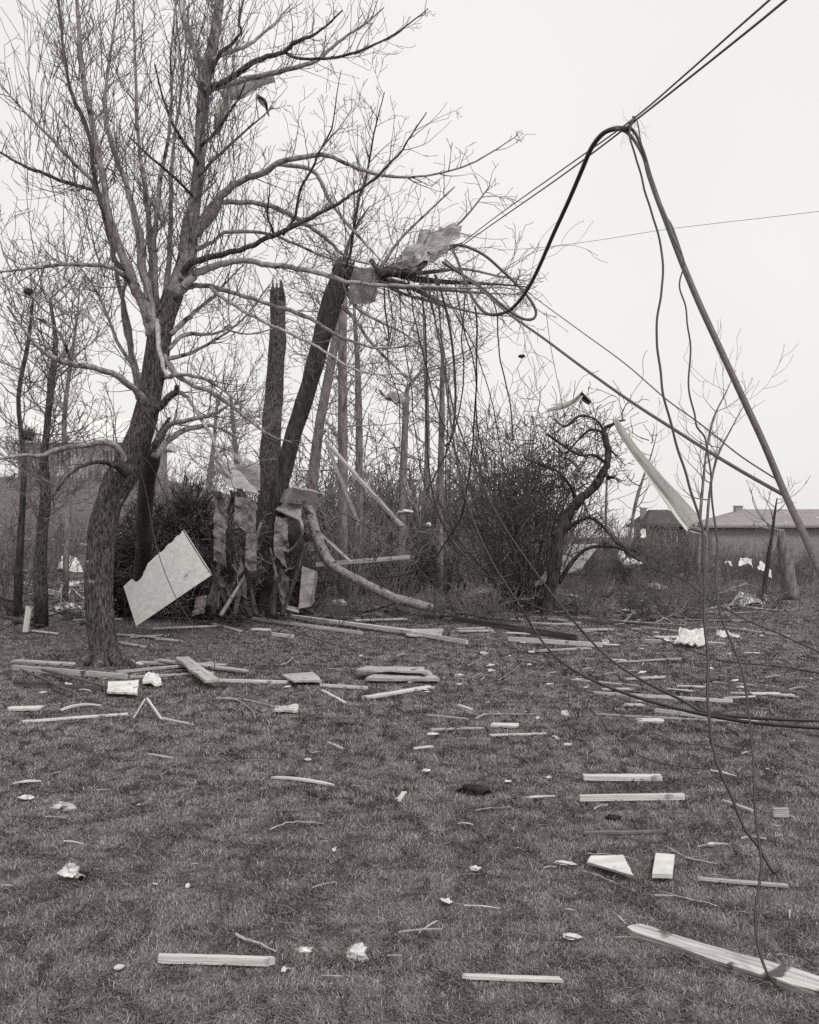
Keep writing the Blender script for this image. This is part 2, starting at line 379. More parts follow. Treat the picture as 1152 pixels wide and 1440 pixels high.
# ------------------------------------------------------------------ main tree
def main_tree():
    D = 12.3
    base = G(145, 936); D = base.y
    r = empty('bare_tree', base)
    tag(r, 'large bare tree with a bent trunk, dividing into many upright limbs', 'tree')
    inv = Matrix.Translation(-base)
    def add(mb, name, m, par=r):
        mb.v = [inv @ v for v in mb.v]; return mb.build(name, m, par)
    trunk = MB()
    TP = [(146, 945, 56), (146, 930, 47), (144, 905, 41), (141, 870, 38), (139, 830, 37), (140, 790, 37), (144, 750, 37), (151, 715, 37), (163, 685, 40), (177, 660, 42), (190, 630, 37), (203, 595, 35), (210, 560, 34), (216, 530, 33), (220, 500, 33), (225, 470, 33), (234, 440, 29), (245, 412, 27), (258, 380, 25), (265, 350, 25), (268, 315, 22), (274, 285, 18), (279, 245, 17), (281, 205, 15), (283, 165, 15), (287, 125, 16), (293, 90, 15), (300, 60, 15), (306, 25, 13), (311, -20, 12), (316, -70, 9)]
    pts, rads = limb_points(TP, D, D + .1, 5); kf = 17 * 5
    trunk.tube(pts[:kf + 1], rads[:kf + 1], 28, rough=0.18)
    for a in range(7):                              # surface roots
        q = a * .9 + .3; R_ = rads[2]; c0 = base + Vector((math.cos(q) * R_ * .55, math.sin(q) * R_ * .55, .16)); e = Vector((math.cos(q), math.sin(q), 0))
        trunk.tube([c0, c0 + e * R_ * .5 - Vector((0, 0, .10)), c0 + e * R_ * .95 - Vector((0, 0, .17)), c0 + e * R_ * 1.5 - Vector((0, 0, .22))], [R_ * .34, R_ * .3, R_ * .2, R_ * .08], 8, rough=.25, seed=a)
    add(trunk, 'trunk', M['bark'])
    up_ = MB(); up_.tube(pts[kf - 1:], [r_ * (.96 if i < 3 else 1) for i, r_ in enumerate(rads[kf - 1:])], 20, rough=0.16); add(up_, 'leader', M['limb'])
    st = MB()
    SP = [(197, 862, 34), (199, 830, 27), (202, 782, 24), (203, 730, 22), (206, 690, 22), (211, 655, 24), (221, 625, 16), (230, 605, 10), (238, 588, 4)]
    p2, r2 = limb_points(SP, G(197, 856).y * .92, D + .35, 5); st.tube(p2, r2, 16, rough=0.2, seed=4)
    add(st, 'stem', M['bark_dark'])
    crown = MB()
    # (points, end depth offset, material, twigs per metre)
    LB = [
     ([(213,474,17),(213,464,17),(202,428,16),(189,404,14),(181,379,13),(166,345,12),(150,293,10),(145,254,9),(135,202,9),(124,150,8),(114,85,7),(110,33,6),(107,-20,4),(104,-70,2)], -.7, 'limb', 7),
     ([(181,379,9),(162,366,8),(153,327,7),(142,286,7),(132,249,6),(127,197,6),(116,166,6),(98,124,5),(90,72,4),(86,33,4),(80,-20,3),(74,-60,2)], .5, 'bark', 7),
     ([(218,478,14),(213,438,14),(207,399,14),(200,379,13),(197,332,12),(189,301,10),(176,254,8),(161,215,7),(150,176,6),(148,140,5),(152,95,4),(160,40,3),(168,-20,2)], -.3, 'limb_pale', 7),
     ([(218,440,10),(214,386,10),(213,350,9),(208,300,7),(200,241,6),(194,189,5),(192,137,4),(190,80,3),(188,20,3),(187,-40,2)], .9, 'limb', 7),
     ([(222,430,8),(217,350,7),(220,306,7),(226,249,6),(236,202,5),(241,137,4),(240,80,3),(246,20,3),(252,-40,2)], -.9, 'limb', 7),
     ([(230,450,9),(236,379,8),(241,306,6),(241,241,5),(247,180,4),(256,120,3),(262,60,3),(266,0,2)], .6, 'limb_pale', 6),
     ([(150,293,6),(137,275,5),(129,254,5),(98,223,5),(67,189,4),(33,155,3),(0,118,2)], -.8, 'limb', 6),
     ([(150,293,6),(138,275,5),(124,265,5),(90,256,5),(62,244,5),(33,233,4),(0,214,3)], .4, 'bark', 6),
     ([(189,404,7),(168,383,7),(142,373,6),(98,372,5),(60,375,5),(33,378,4),(-10,384,3)], -1.0, 'limb', 5),
     ([(205,570,12),(200,560,11),(189,547,10),(166,529,9),(132,517,8),(95,510,8),(72,502,7),(51,485,5),(32,461,4),(10,430,3)], -1.2, 'limb', 5),
     ([(178,660,15),(168,633,10),(150,623,8),(119,626,7.5),(85,631,7),(56,641,6),(32,640,5),(-10,646,4)], -1.0, 'limb', 4),
     ([(180,668,13),(161,654,8),(137,649,6),(119,654,5),(98,667,4),(80,690,3)], -1.3, 'bark_dark', 4),
     ([(293,132,10),(300,121,8),(323,111,8),(344,95,8),(368,82,7),(399,73,6),(415,59,6),(441,49,4),(461,34,3),(482,14,2)], -.8, 'bark', 5),
     ([(399,73,5),(422,82,4),(456,82,4),(493,76,4),(526,63,3),(550,51,3),(576,33,2),(602,12,1.5)], -.9, 'bark', 5),
     ([(290,128,10),(300,123,9),(347,111,8),(391,101,7),(438,89,6),(456,76,5),(482,54,4),(513,34,3),(540,10,2)], .6, 'limb', 5),
     ([(284,120,12),(283,100,11),(280,85,11),(271,60,10),(262,33,9),(254,0,8),(246,-50,6)], .5, 'limb_pale', 3),
     ([(297,100,8),(310,75,6),(329,59,5),(339,43,4),(336,30,4),(345,-10,2)], -.4, 'bark', 5),
     ([(300,85,7),(310,77,6),(352,62,5),(370,46,4),(386,33,3),(410,5,2)], .8, 'limb_pale', 4),
     ([(270,340,14),(278,327,13),(300,298,12),(316,270,11),(342,254,9),(373,241,9),(394,228,8),(441,219,7),(461,219,6),(495,233,5),(516,241,5),(555,249,4),(600,247,3),(650,235,2.5),(690,215,2),(728,190,1.2)], -.9, 'limb', 4),
     ([(385,232,6),(410,232,6),(441,241,6),(454,262,6),(469,291,5),(493,319,5),(524,353,3),(545,375,2)], -.3, 'limb_pale', 4),
     ([(280,322,12),(300,288,9),(323,284,7),(363,286,7),(396,295,7),(425,312,7),(446,325,6),(469,345,5),(487,361,4),(520,372,3)], .8, 'limb', 5),
     ([(275,350,8),(300,340,5),(316,327,5),(352,326,5),(386,331,4),(415,343,4),(456,361,3),(500,375,2)], 1.2, 'limb', 5),
     ([(258,385,12),(267,371,10),(300,361,8),(347,348,7),(386,330,7),(425,312,6),(469,290,5),(495,273,4),(524,254,4),(550,228,3),(563,215,3),(579,189,2),(600,158,1.5)], -1.2, 'bark', 4),
     ([(258,404,14),(268,392,12),(285,380,11),(319,369,9),(345,367,8),(378,372,8),(417,377,7),(456,386,7),(487,396,6),(526,400,5),(560,402,5),(600,403,4),(660,405,3),(705,404,2),(742,410,1.2)], -.5, 'limb_pale', 5),
     ([(250,412,12),(270,403,8),(296,403,7),(334,413,6),(378,428,6),(415,439,6),(441,451,5),(469,469,5),(495,480,4),(534,490,3),(586,485,2)], .7, 'limb', 5),
     ([(296,403,6),(315,420,5),(339,435,5),(378,456,5),(404,467,5),(441,485,4),(467,501,4),(498,519,3),(534,527,2),(570,524,1.5)], -1.0, 'limb_pale', 5),
     ([(398,330,4),(415,304,4),(422,267,4),(441,233,3.5),(448,215,3),(464,187,2.5),(469,168,2),(474,130,1.5),(480,98,1)], -.9, 'bark', 3),
     ([(386,331,4),(378,310,3),(376,300,3),(378,280,2),(380,255,1.5)], -.9, 'bark', 3),
     ([(487,375,4),(493,353,4),(500,306,4),(506,275,4),(516,246,3.5),(524,197,2.5),(532,163,2),(541,129,1.2)], -.6, 'bark', 5),
     ([(230,500,10),(243,520,8),(267,540,6),(293,550,6),(320,566,6),(350,590,4),(380,612,3),(410,622,2)], -.9, 'limb', 7),
     ([(232,530,8),(250,528,6),(280,530,5),(310,545,4),(345,575,3),(372,610,2)], -1.4, 'limb', 7),
     ([(205,590,14),(220,576,12),(235,562,11),(246,552,10),(250,543,7)], -.4, 'bark', 3),
     ([(246,552,6),(256,553,6),(266,562,5),(280,585,5),(296,610,5),(308,640,4),(325,665,3)], -1.3, 'limb_pale', 4),
     ([(215,632,10),(226,615,8),(241,597,7),(275,589,6),(304,581,5),(318,572,3),(350,560,2)], -1.1, 'limb', 6),
     ([(218,642,12),(228,628,10),(254,607,8),(280,600,7),(303,600,4),(340,618,3)], .4, 'limb_pale', 5),
     ([(225,470,8),(221,450,7),(222,480,7),(228,510,6),(236,530,4)], -1.6, 'limb_pale', 1),
     ([(240,470,8),(262,450,7),(283,430,5),(303,415,5),(320,395,3),(345,370,2)], 1.2, 'limb', 6),
     ([(236,492,7),(262,470,6),(300,470,4),(325,458,4),(317,462,3),(350,470,2),(390,460,2)], 1.0, 'limb', 5),
     ([(235,505,7),(270,495,5),(300,480,4),(340,450,3),(380,400,2)], 1.5, 'limb', 6),
     ([(283,205,6),(300,190,5),(318,165,4),(335,140,3),(345,115,2)], -.6, 'bark', 7),
     ([(280,245,6),(300,225,5),(322,205,4),(350,180,3),(385,150,2)], -1.1, 'limb', 7),
     ([(279,230,6),(262,205,5),(246,180,4),(230,140,3),(218,90,2)], -.9, 'bark', 6),
     ([(275,280,5),(258,262,4),(235,240,4),(205,215,3),(180,190,2)], -1.3, 'bark', 6),
     ([(182,380,6),(172,420,5),(178,470,6),(190,510,7),(200,560,8)], 1.0, 'limb_pale', 3),
     ([(163,365,6),(166,400,6),(180,450,6),(185,500,8),(196,560,9)], 1.4, 'limb_pale', 3),
     ([(210,540,8),(190,520,6),(165,480,5),(150,440,4),(130,400,3),(100,360,2)], 1.4, 'limb', 6),
     ([(100,512,5),(85,470,4),(60,450,3),(20,440,2)], -.7, 'limb', 5),
    ]
    for i, (P, dz, mm, per) in enumerate(LB):
        m = MB(); p, q = limb_points(P, D, D + dz, 4, 0.8)
        # small natural kinks
        for k in range(1, len(p)):
            p[k] = p[k] + rv() * min(0.012, q[k] * .35)
        m.tube(p, q, 8, rough=0.12, seed=i)
        add(m, 'limb', M[mm])
        twigs_on(crown, p, q, per * 1.55, (0.25, 1.15), 0.0070, 2, up=0.09, start=0.08, nch=2.4, wig=0.17, rmin=0.0031, spread=.75, lenf=(.3, .65))
    # upright shoots in the upper crown and long whips on the trunk
    for _ in range(110):
        px = rnd.uniform(40, 345); py = rnd.uniform(60, 400)
        grow(crown, W(px, py, D + rnd.uniform(-.9, .9)), Vector((rnd.uniform(-.35, .35), rnd.uniform(-.3, .3), 1)), rnd.uniform(.7, 1.9), .0075, 1, up=.06, wig=.09, nch=6, rmin=.0036, spread=.6)
    tp, tr = limb_points(TP[14:], D, D, 3)
    twigs_on(crown, tp, tr, 16, (.3, 1.2), .0075, 2, up=.08, nch=3, rmin=.0036)
    add(crown, 'crown', M['twig'])
    return r
main_tree()

# ------------------------------------------------------------------ snapped trees and fallen top
def stub_top(mb, top, d, r, n=14, h=.3):
    """jagged splinters round a broken end"""
    t = d.normalized(); u = t.cross(Vector((0.2, 1, 0.1))).normalized(); w = t.cross(u)
    for i in range(n):
        a = 2 * math.pi * i / n; e = (u * math.cos(a) + w * math.sin(a)) * r * rnd.uniform(.55, .92)
        hh = h * rnd.uniform(.2, 1.0)
        mb.tube([top + e - t * .12, top + e + t * hh * .5, top + e * .95 + t * hh], [r * .26, r * .17, .004], 5)
def broken_tree(P, d0, d1, label, m, k=20, top_h=.3, rough=.15):
    pts, rads = limb_points(P, d0, d1, 5)
    base = pts[0].copy(); base.z = H(base.x, base.y)
    r = empty('snapped_tree', base); tag(r, label, 'tree')
    mb = MB(); mb.tube(pts, rads, k, rough=rough, seed=d0); stub_top(mb, pts[-1], pts[-1] - pts[-4], rads[-1], 22, top_h * 1.3)
    mb.v = [v - base for v in mb.v]; mb.build('trunk', m, r)
    return r, base, pts, rads
B1 = G(376, 866)
r1, b1, p1, q1 = broken_tree([(372, 880, 46), (373, 850, 38), (375, 800, 34), (377, 740, 32), (378, 700, 31), (380, 640, 29), (383, 590, 27), (387, 530, 25), (390, 480, 24), (391, 440, 22), (391, 415, 21)], B1.y, B1.y - .2, 'upright snapped trunk with a splintered top and dead vines round its foot', M['bark'], top_h=.26)
vine = MB()
for _ in range(230):
    a = rnd.uniform(0, 6.28); rr = abs(rnd.gauss(0, .38)) + .18; z = rnd.uniform(.05, 2.3) * rnd.random() ** .3
    p = Vector((math.cos(a) * rr, math.sin(a) * rr, z * rnd.random()))
    grow(vine, p, Vector((-p.x, -p.y, rnd.uniform(-.2, 1.2))) + rv(), rnd.uniform(.4, 1.2), .009, 1, up=.05, wig=.45, nch=3, rmin=.004)
vine.build('vines', M['twig_dark'], r1)
B2 = 18.6
r2, b2, p2, q2 = broken_tree([(372, 905, 30), (380, 800, 28), (388, 720, 24), (398, 665, 23), (410, 620, 23), (424, 575, 23), (438, 530, 24), (450, 485, 26), (462, 440, 28), (474, 405, 29), (484, 378, 27)], B2 + .5, B2 - .8, 'dark leaning trunk, its broken top folded over towards the right', M['bark_dark'], top_h=.2)
cr = MB()
lb2 = [
 [(482,392,24),(505,388,20),(530,386,16),(555,384,12),(585,392,9),(620,396,7),(665,398,5),(705,400,3),(745,404,1.5)],
 [(505,388,12),(540,400,8),(580,405,6),(630,408,5),(680,412,3),(735,414,1.5)],
 [(530,386,12),(560,372,9),(590,358,7),(625,352,5),(650,342,3)],
 [(530,390,9),(570,400,7),(600,415,6),(628,428,4),(632,432,2)],
 [(555,384,8),(600,383,6),(650,378,4),(700,388,3),(740,395,1.5)],
 [(520,384,8),(560,410,5),(610,425,4),(670,440,3),(720,445,1.5)],
 [(484,380,10),(488,350,6),(500,320,4),(520,290,2)],
 [(484,400,8),(500,430,6),(530,450,4),(570,470,3),(610,500,2)],
 [(470,420,8),(500,450,5),(520,480,4),(560,520,3),(600,560,2)],
 [(530,386,7),(560,340,4),(600,300,3),(640,262,2)],
 [(555,384,6),(600,350,4),(650,310,3),(690,260,1.5)],
]
for i, P in enumerate(lb2):
    pp, qq = limb_points(P, 18.0, 18.0 + rnd.uniform(-1.2, .8), 4)
    m = MB(); m.tube(pp, qq, 8, rough=.15, seed=i); m.v = [v - b2 for v in m.v]; m.build('limb', M['bark_dark' if i in (0, 2) else 'limb'], r2)
    twigs_on(cr, pp, qq, 6, (.4, 1.5), .010, 1, up=.0, start=.1, nch=3.5, wig=.2, upb=.05, rmin=.0048)
for _ in range(30):   # long drooping whips under the folded top
    px = rnd.uniform(500, 730); grow(cr, W(px, rnd.uniform(385, 412), 18 + rnd.uniform(-.8, .8)), Vector((rnd.uniform(-.2, .7), rnd.uniform(-.3, .3), rnd.uniform(-.8, .3))), rnd.uniform(.8, 2.4), .009, 1, up=-.05, wig=.2, nch=4, rmin=.0042)
cr.v = [v - b2 for v in cr.v]; cr.build('crown', M['twig'], r2)

# ------------------------------------------------------------------ trees behind
def bg_tree(P, d, label, m='bg_trunk', nl=12, L=(1.0, 2.4), zfrac=.3, group=None, tw='twig_hazed', r=.02, up=.05, lvl=2, nch=4.8, rmin=.0070, spreadx=1.0):
    nl = int(nl * 1.3) if lvl == 2 else nl
    pts, rads = limb_points(P, d, d - .3, 4)
    base = pts[0].copy(); base.z = H(base.x, base.y) - .02
    pts[0] = base.copy()
    e = empty('bare_tree', base); tag(e, label, 'tree', group)
    mb = MB(); mb.tube([p - base for p in pts], rads, 12, rough=.15, seed=d); mb.build('trunk', M[m], e)
    c = MB(); n = len(pts)
    for i in range(nl):
        k = int(n * (zfrac + (1 - zfrac) * (i + rnd.random() * .6) / nl)); k = min(k, n - 1)
        a = rnd.uniform(0, 6.28)
        grow(c, pts[k] - base, Vector((math.cos(a) * spreadx, math.sin(a) * .8, rnd.uniform(.0, .9))), rnd.uniform(*L), min(r, rads[k] * .6), lvl, up=up, wig=.2, nch=nch, rmin=rmin, spread=.8)
    c.build('crown', M[tw], e)
    return e
g = 'bare trees standing behind the wreckage'
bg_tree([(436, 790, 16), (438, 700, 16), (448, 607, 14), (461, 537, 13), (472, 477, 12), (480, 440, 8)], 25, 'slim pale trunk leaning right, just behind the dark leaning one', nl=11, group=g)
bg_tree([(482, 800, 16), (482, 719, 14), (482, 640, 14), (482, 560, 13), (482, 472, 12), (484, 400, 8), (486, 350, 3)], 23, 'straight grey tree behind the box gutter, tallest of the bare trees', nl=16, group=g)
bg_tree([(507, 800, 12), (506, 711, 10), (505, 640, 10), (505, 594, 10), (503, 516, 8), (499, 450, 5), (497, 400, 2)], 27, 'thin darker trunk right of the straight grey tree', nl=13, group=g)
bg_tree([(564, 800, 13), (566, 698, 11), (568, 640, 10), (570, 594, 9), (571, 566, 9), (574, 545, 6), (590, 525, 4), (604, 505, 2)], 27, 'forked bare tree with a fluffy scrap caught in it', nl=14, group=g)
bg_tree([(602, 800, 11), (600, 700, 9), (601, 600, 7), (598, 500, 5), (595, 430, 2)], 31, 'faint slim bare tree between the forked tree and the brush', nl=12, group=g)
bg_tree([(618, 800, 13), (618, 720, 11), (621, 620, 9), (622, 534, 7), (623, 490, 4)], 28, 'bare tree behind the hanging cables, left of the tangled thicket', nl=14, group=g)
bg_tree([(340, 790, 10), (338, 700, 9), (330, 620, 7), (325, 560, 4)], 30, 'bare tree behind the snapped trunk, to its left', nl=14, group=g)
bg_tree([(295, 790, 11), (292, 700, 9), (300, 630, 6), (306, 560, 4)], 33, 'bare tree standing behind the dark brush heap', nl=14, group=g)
# left scraggly trees
gl = 'scrubby trees at the left edge'
bg_tree([(58, 835, 20), (57, 790, 17), (60, 740, 16), (64, 700, 15), (62, 650, 12), (66, 600, 9), (72, 540, 10), (78, 480, 7), (70, 420, 4)], 17.5, 'brushy dark tree at the left edge with a scarred thick trunk', 'bark', 40, (.7, 1.9), .25, gl, 'twig', .016, .10, 2, 5, .005)
bg_tree([(25, 830, 12), (30, 740, 9), (34, 650, 8), (26, 560, 6), (40, 480, 6), (46, 420, 3)], 20, 'scrubby tree cut off by the left side of the view', 'bark_dark', 20, (.7, 2.0), .2, gl, 'twig', .016, .10, 2, 5, .0055)
bg_tree([(92, 800, 9), (96, 700, 9), (90, 600, 7), (98, 520, 5), (108, 450, 3), (112, 400, 2)], 24, 'slender scrubby tree between the left edge and the big trunk', 'bg_trunk', 16, (.6, 1.8), .35, gl, 'twig', .016, .12, 2, 5, .006)
# right saplings
gr = 'bare saplings rising out of the brush at right'
bg_tree([(882, 790, 5), (889, 735, 4.5), (896, 700, 5), (906, 668, 3), (916, 640, 2), (924, 610, 1)], 38, 'small forked bare sapling left of the dark house', nl=8, L=(.8, 1.8), group=gr, lvl=1, r=.03, rmin=.008, nch=3, up=.12)
bg_tree([(982, 800, 6), (984, 740, 5), (988, 690, 4), (993, 640, 3), (1003, 590, 3), (1022, 550, 1.5), (1035, 520, 1)], 30, 'tallest bare sapling beside the hanging black wires', nl=12, L=(.8, 1.8), group=gr, lvl=1, r=.02, rmin=.006, nch=3.5, up=.16)
bg_tree([(992, 800, 5), (995, 730, 4), (1000, 680, 3.5), (1010, 640, 3), (1030, 600, 2), (1052, 560, 1)], 31, 'leaning bare sapling just right of the tallest one', nl=11, L=(.8, 2.0), group=gr, lvl=1, r=.025, rmin=.007, nch=4, up=.14)
bg_tree([(1074, 840, 7), (1080, 790, 6), (1086, 750, 4), (1090, 720, 3), (1093, 700, 1.5)], 25, 'slim dark sapling in front of the grey house', 'bark_dark', nl=9, L=(.6, 1.4), group=gr, lvl=1, r=.02, rmin=.006, nch=3, up=.14)
bg_tree([(853, 790, 4), (852, 740, 4), (853, 690, 3), (855, 650, 1)], 42, 'thin bare pole sapling right of the crooked tree', nl=5, L=(.5, 1.0), group=gr, lvl=1, r=.02, rmin=.008, nch=2, up=.1)
bg_tree([(1112, 840, 24), (1106, 800, 20), (1100, 765, 15), (1098, 745, 9)], 26, 'grey leaning trunk at the right edge in front of the grey house', 'bg_trunk', nl=5, L=(.3, .8), lvl=1, r=.03, rmin=.007, nch=3)

# crooked tree in the centre brush
def crooked():
    base = G(772, 866); d = base.y
    e = empty('bare_tree', base); tag(e, 'crooked black tree with a bent trunk curving over the brush', 'tree')
    P = [(768, 872, 24), (772, 850, 18), (777, 822, 17), (780, 790, 18), (786, 755, 16), (798, 725, 14), (812, 705, 13), (832, 688, 13), (846, 672, 11), (853, 655, 10), (855, 630, 9), (850, 608, 7), (862, 595, 4), (880, 590, 2)]
    pts, rads = limb_points(P, d, d - .4, 5)
    for k in range(2, len(pts)): pts[k] = pts[k] + rv() * .02
    m = MB(); m.tube(pts, rads, 12, rough=.25); m.v = [v - base for v in m.v]; m.build('trunk', M['bark_dark'], e)
    c = MB()
    for P in ([(853, 652, 5), (835, 640, 4), (815, 640, 3.5), (790, 625, 4), (770, 610, 3)], [(850, 608, 4), (830, 605, 3.5), (812, 620, 3), (795, 640, 2)],
              [(855, 672, 6), (862, 671, 3), (866, 670, 1)], [(850, 608, 4), (838, 590, 3), (815, 585, 4), (795, 600, 3), (780, 590, 2)],
              [(812, 705, 7), (800, 680, 5), (780, 660, 4), (750, 650, 3)], [(855, 630, 5), (866, 640, 2), (880, 655, 1)],
              [(786, 755, 8), (810, 735, 6), (830, 728, 5), (848, 740, 5), (870, 765, 4), (895, 775, 3)], [(786, 820, 7), (805, 790, 6), (825, 772, 5), (850, 768, 5), (875, 772, 4), (900, 790, 3)]):
        pp, qq = limb_points(P, d, d + rnd.uniform(-.7, .5), 4)
        q = MB(); q.tube(pp, qq, 7, rough=.2); q.v = [v - base for v in q.v]; q.build('limb', M['bark_dark'], e)
        twigs_on(c, pp, qq, 12, (.25, .8), .010, 1, up=.02, nch=4, wig=.45, rmin=.0055, kink=.8)
    twigs_on(c, pts[20:], rads[20:], 7, (.2, .6), .010, 1, up=.02, nch=3, wig=.4, rmin=.0055, kink=.8)
    c.v = [v - base for v in c.v]; c.build('crown', M['twig_dark'], e)
crooked()

# ------------------------------------------------------------------ shrubs and brush
def shrub_mesh(nst, h, w, r, lvl=2, nch=4, wig=.2, up=.06, rmin=.005, base=.2):
    mb = MB()
    for _ in range(nst):
        a = rnd.uniform(0, 6.28); q = rnd.random() ** .5
        p = Vector((math.cos(a) * q * w * base, math.sin(a) * q * w * base, -.03))
        d = Vector((math.cos(a) * q * w * .5 / h, math.sin(a) * q * w * .5 / h, 1.0))
        grow(mb, p, d, h * rnd.uniform(.6, 1.1), r * rnd.uniform(.6, 1.2), lvl, up=up, wig=wig, nch=nch, rmin=rmin, spread=.7)
    return mb
def place_shrub(mb, x, y, label, cat='shrub', group=None, m='twig_dark'):
    b = Vector((x, y, H(x, y))); o = mb.build('shrub', M[m]); o.location = b; return tag(o, label, cat, group)

# centre thicket: upright stems plus a dark knot of vines
cb = G(736, 858)
mb = shrub_mesh(38, 4.1, 3.5, .028, 2, 4.5, .2, .03, .0065, .12)
for _ in range(230):
    a, b_, c_ = rnd.gauss(0, .7), rnd.gauss(0, .4), rnd.gauss(0, .55)
    grow(mb, Vector((.30 + a, b_, 2.75 + c_ + .25 * a)), rv(), rnd.uniform(.5, 1.2), .014, 1, up=0, wig=.45, nch=3, rmin=.0075, kink=.6)
for _ in range(70):
    z = rnd.uniform(.0, 1.9); s = .12 + .14 * z
    grow(mb, Vector((rnd.gauss(0, s), rnd.gauss(0, s), z)), Vector((rnd.uniform(-.5, .5), rnd.uniform(-.5, .5), 1)), rnd.uniform(.5, 1.2), .010, 1, up=0, wig=.35, nch=3, rmin=.0055)
place_shrub(mb, cb.x, cb.y, 'tall tangled thicket of dark stems and vines left of the crooked tree', 'thicket', m='twig_brush')
mb = shrub_mesh(22, 4.1, 1.2, .02, 2, 6, .16, .05, .005, .15)
q = G(712, 866); place_shrub(mb, q.x, q.y + 1.3, 'slim dark shrub with the highest tips, behind the tangled thicket', m='twig_brush')
# heap of dark brush behind the plywood board
for (px, py, hh, ww, n_, lab) in ((306, 870, 1.5, 1.0, 16, 'dense dark shrub between the plywood board and the snapped trunk'),
                                  (322, 872, 2.0, 1.3, 34, 'vine covered shrub at the left foot of the snapped trunk'), (404, 866, 1.5, 1.2, 26, 'short dark shrub at the right foot of the snapped trunk')):
    q = G(px, py); mb = shrub_mesh(n_, hh * .95, ww, .014, 2, 5, .3, .0, .006, .35)
    for _ in range(190):
        grow(mb, Vector((rnd.gauss(0, ww * .24), rnd.gauss(0, ww * .2), rnd.uniform(.1, hh * .86))), rv(), rnd.uniform(.3, .8), .012, 1, up=0, wig=.5, nch=3, rmin=.0075)
    place_shrub(mb, q.x, q.y, lab, group='brush round the snapped trunk', m='twig_brush')

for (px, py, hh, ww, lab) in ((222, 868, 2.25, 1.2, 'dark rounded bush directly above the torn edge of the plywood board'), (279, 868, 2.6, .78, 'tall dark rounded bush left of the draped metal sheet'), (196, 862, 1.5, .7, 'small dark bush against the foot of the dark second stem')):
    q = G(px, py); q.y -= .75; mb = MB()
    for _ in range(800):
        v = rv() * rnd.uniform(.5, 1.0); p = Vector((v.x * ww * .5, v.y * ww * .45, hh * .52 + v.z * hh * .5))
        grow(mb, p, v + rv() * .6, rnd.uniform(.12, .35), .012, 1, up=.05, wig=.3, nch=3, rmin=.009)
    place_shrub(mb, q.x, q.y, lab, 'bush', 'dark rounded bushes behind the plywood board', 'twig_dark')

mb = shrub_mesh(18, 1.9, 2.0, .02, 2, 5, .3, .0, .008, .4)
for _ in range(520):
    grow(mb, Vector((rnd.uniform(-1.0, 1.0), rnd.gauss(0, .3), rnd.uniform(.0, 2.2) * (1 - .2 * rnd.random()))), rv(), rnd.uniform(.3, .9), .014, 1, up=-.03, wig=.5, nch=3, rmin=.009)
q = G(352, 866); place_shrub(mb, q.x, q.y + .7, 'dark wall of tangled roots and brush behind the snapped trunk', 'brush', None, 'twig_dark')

# background shrubs: five meshes, many copies
def shrub_proto(n, h, w, r, m):
    mb = shrub_mesh(n, h, w, r, 2, 4, .18, .05, .008, .3); me_o = mb.build('shrub', M[m]); return me_o
protos = [shrub_proto(34, 2.0, 2.2, .02, 'twig_hazed'), shrub_proto(30, 2.4, 1.8, .018, 'twig_hazed'), shrub_proto(38, 1.6, 2.4, .018, 'twig_brush'), shrub_proto(30, 1.9, 2.0, .02, 'twig'), shrub_proto(26, 2.8, 1.8, .02, 'twig_hazed')]
used = set()
def put(k, px, d, s, label, group):
    o = protos[k]
    if k in used: o = o.copy(); COL.objects.link(o)
    used.add(k)
    x = (px - 576) / F * d
    o.location = (x, d, H(x, d)); o.rotation_euler = (0, 0, rnd.uniform(0, 6.28)); o.scale = (s, s, s * rnd.uniform(.85, 1.1))
    o.name = 'shrub'
    tag(o, label, 'shrub', group)
for px in range(800, 1150, 22):
    put(rnd.choice((0, 2, 3)), px + rnd.uniform(-8, 8), rnd.uniform(31, 38), rnd.uniform(.6, .9) * (1 if px < 980 else .72), 'grey leafless shrub in the hedge row below the far houses', 'shrubs in the hedge row at right')
for px in range(800, 1160, 30):
    put(rnd.choice((0, 1, 4)), px + rnd.uniform(-8, 8), rnd.uniform(44, 56), rnd.uniform(.85, 1.1) * (1 if px < 980 else .62), 'grey leafless shrub in the hedge row below the far houses', 'shrubs in the hedge row at right')
for px in range(425, 720, 17):
    put(rnd.choice((0, 1, 3, 4)), px + rnd.uniform(-8, 8), rnd.uniform(25.5, 32), rnd.uniform(.75, 1.1), 'bare grey shrub in the scrub under the background trees', 'shrubs under the background trees')
for px in range(420, 740, 22):
    put(rnd.choice((1, 4, 1)), px + rnd.uniform(-9, 9), rnd.uniform(28, 35), rnd.uniform(1.15, 1.75), 'bare grey shrub in the scrub under the background trees', 'shrubs under the background trees')
for px in range(250, 820, 26):
    put(rnd.choice((0, 1, 4)), px + rnd.uniform(-8, 8), rnd.uniform(33, 44), rnd.uniform(.9, 1.3), 'bare grey shrub in the scrub under the background trees', 'shrubs under the background trees')
for px, d, s in ((20, 24, .9), (70, 30, .8), (105, 34, .7), (165, 40, .7), (240, 32, 1.0), (300, 28, 1.0), (335, 27, .9), (350, 24, .8), (10, 32, 1.2), (130, 50, .9), (200, 48, .9), (60, 48, 1.1)):
    put(rnd.choice((1, 3, 0)), px, d, s, 'bare shrub on the rising ground at the left', 'shrubs on the rise at left')

for px, py in ((560, 866), (600, 872), (664, 876), (700, 880), (820, 866), (852, 858), (884, 850), (905, 872), (935, 862), (968, 870), (1000, 856), (1040, 862), (1082, 858), (842, 878), (480, 872), (930, 846), (1066, 846), (20, 866), (100, 872)):
    q = G(px, py); put(rnd.choice((0, 2, 3)), px, q.y, rnd.uniform(.22, .42), 'low scraggly weed bush among the strewn wreckage', 'low weed bushes among the wreckage')

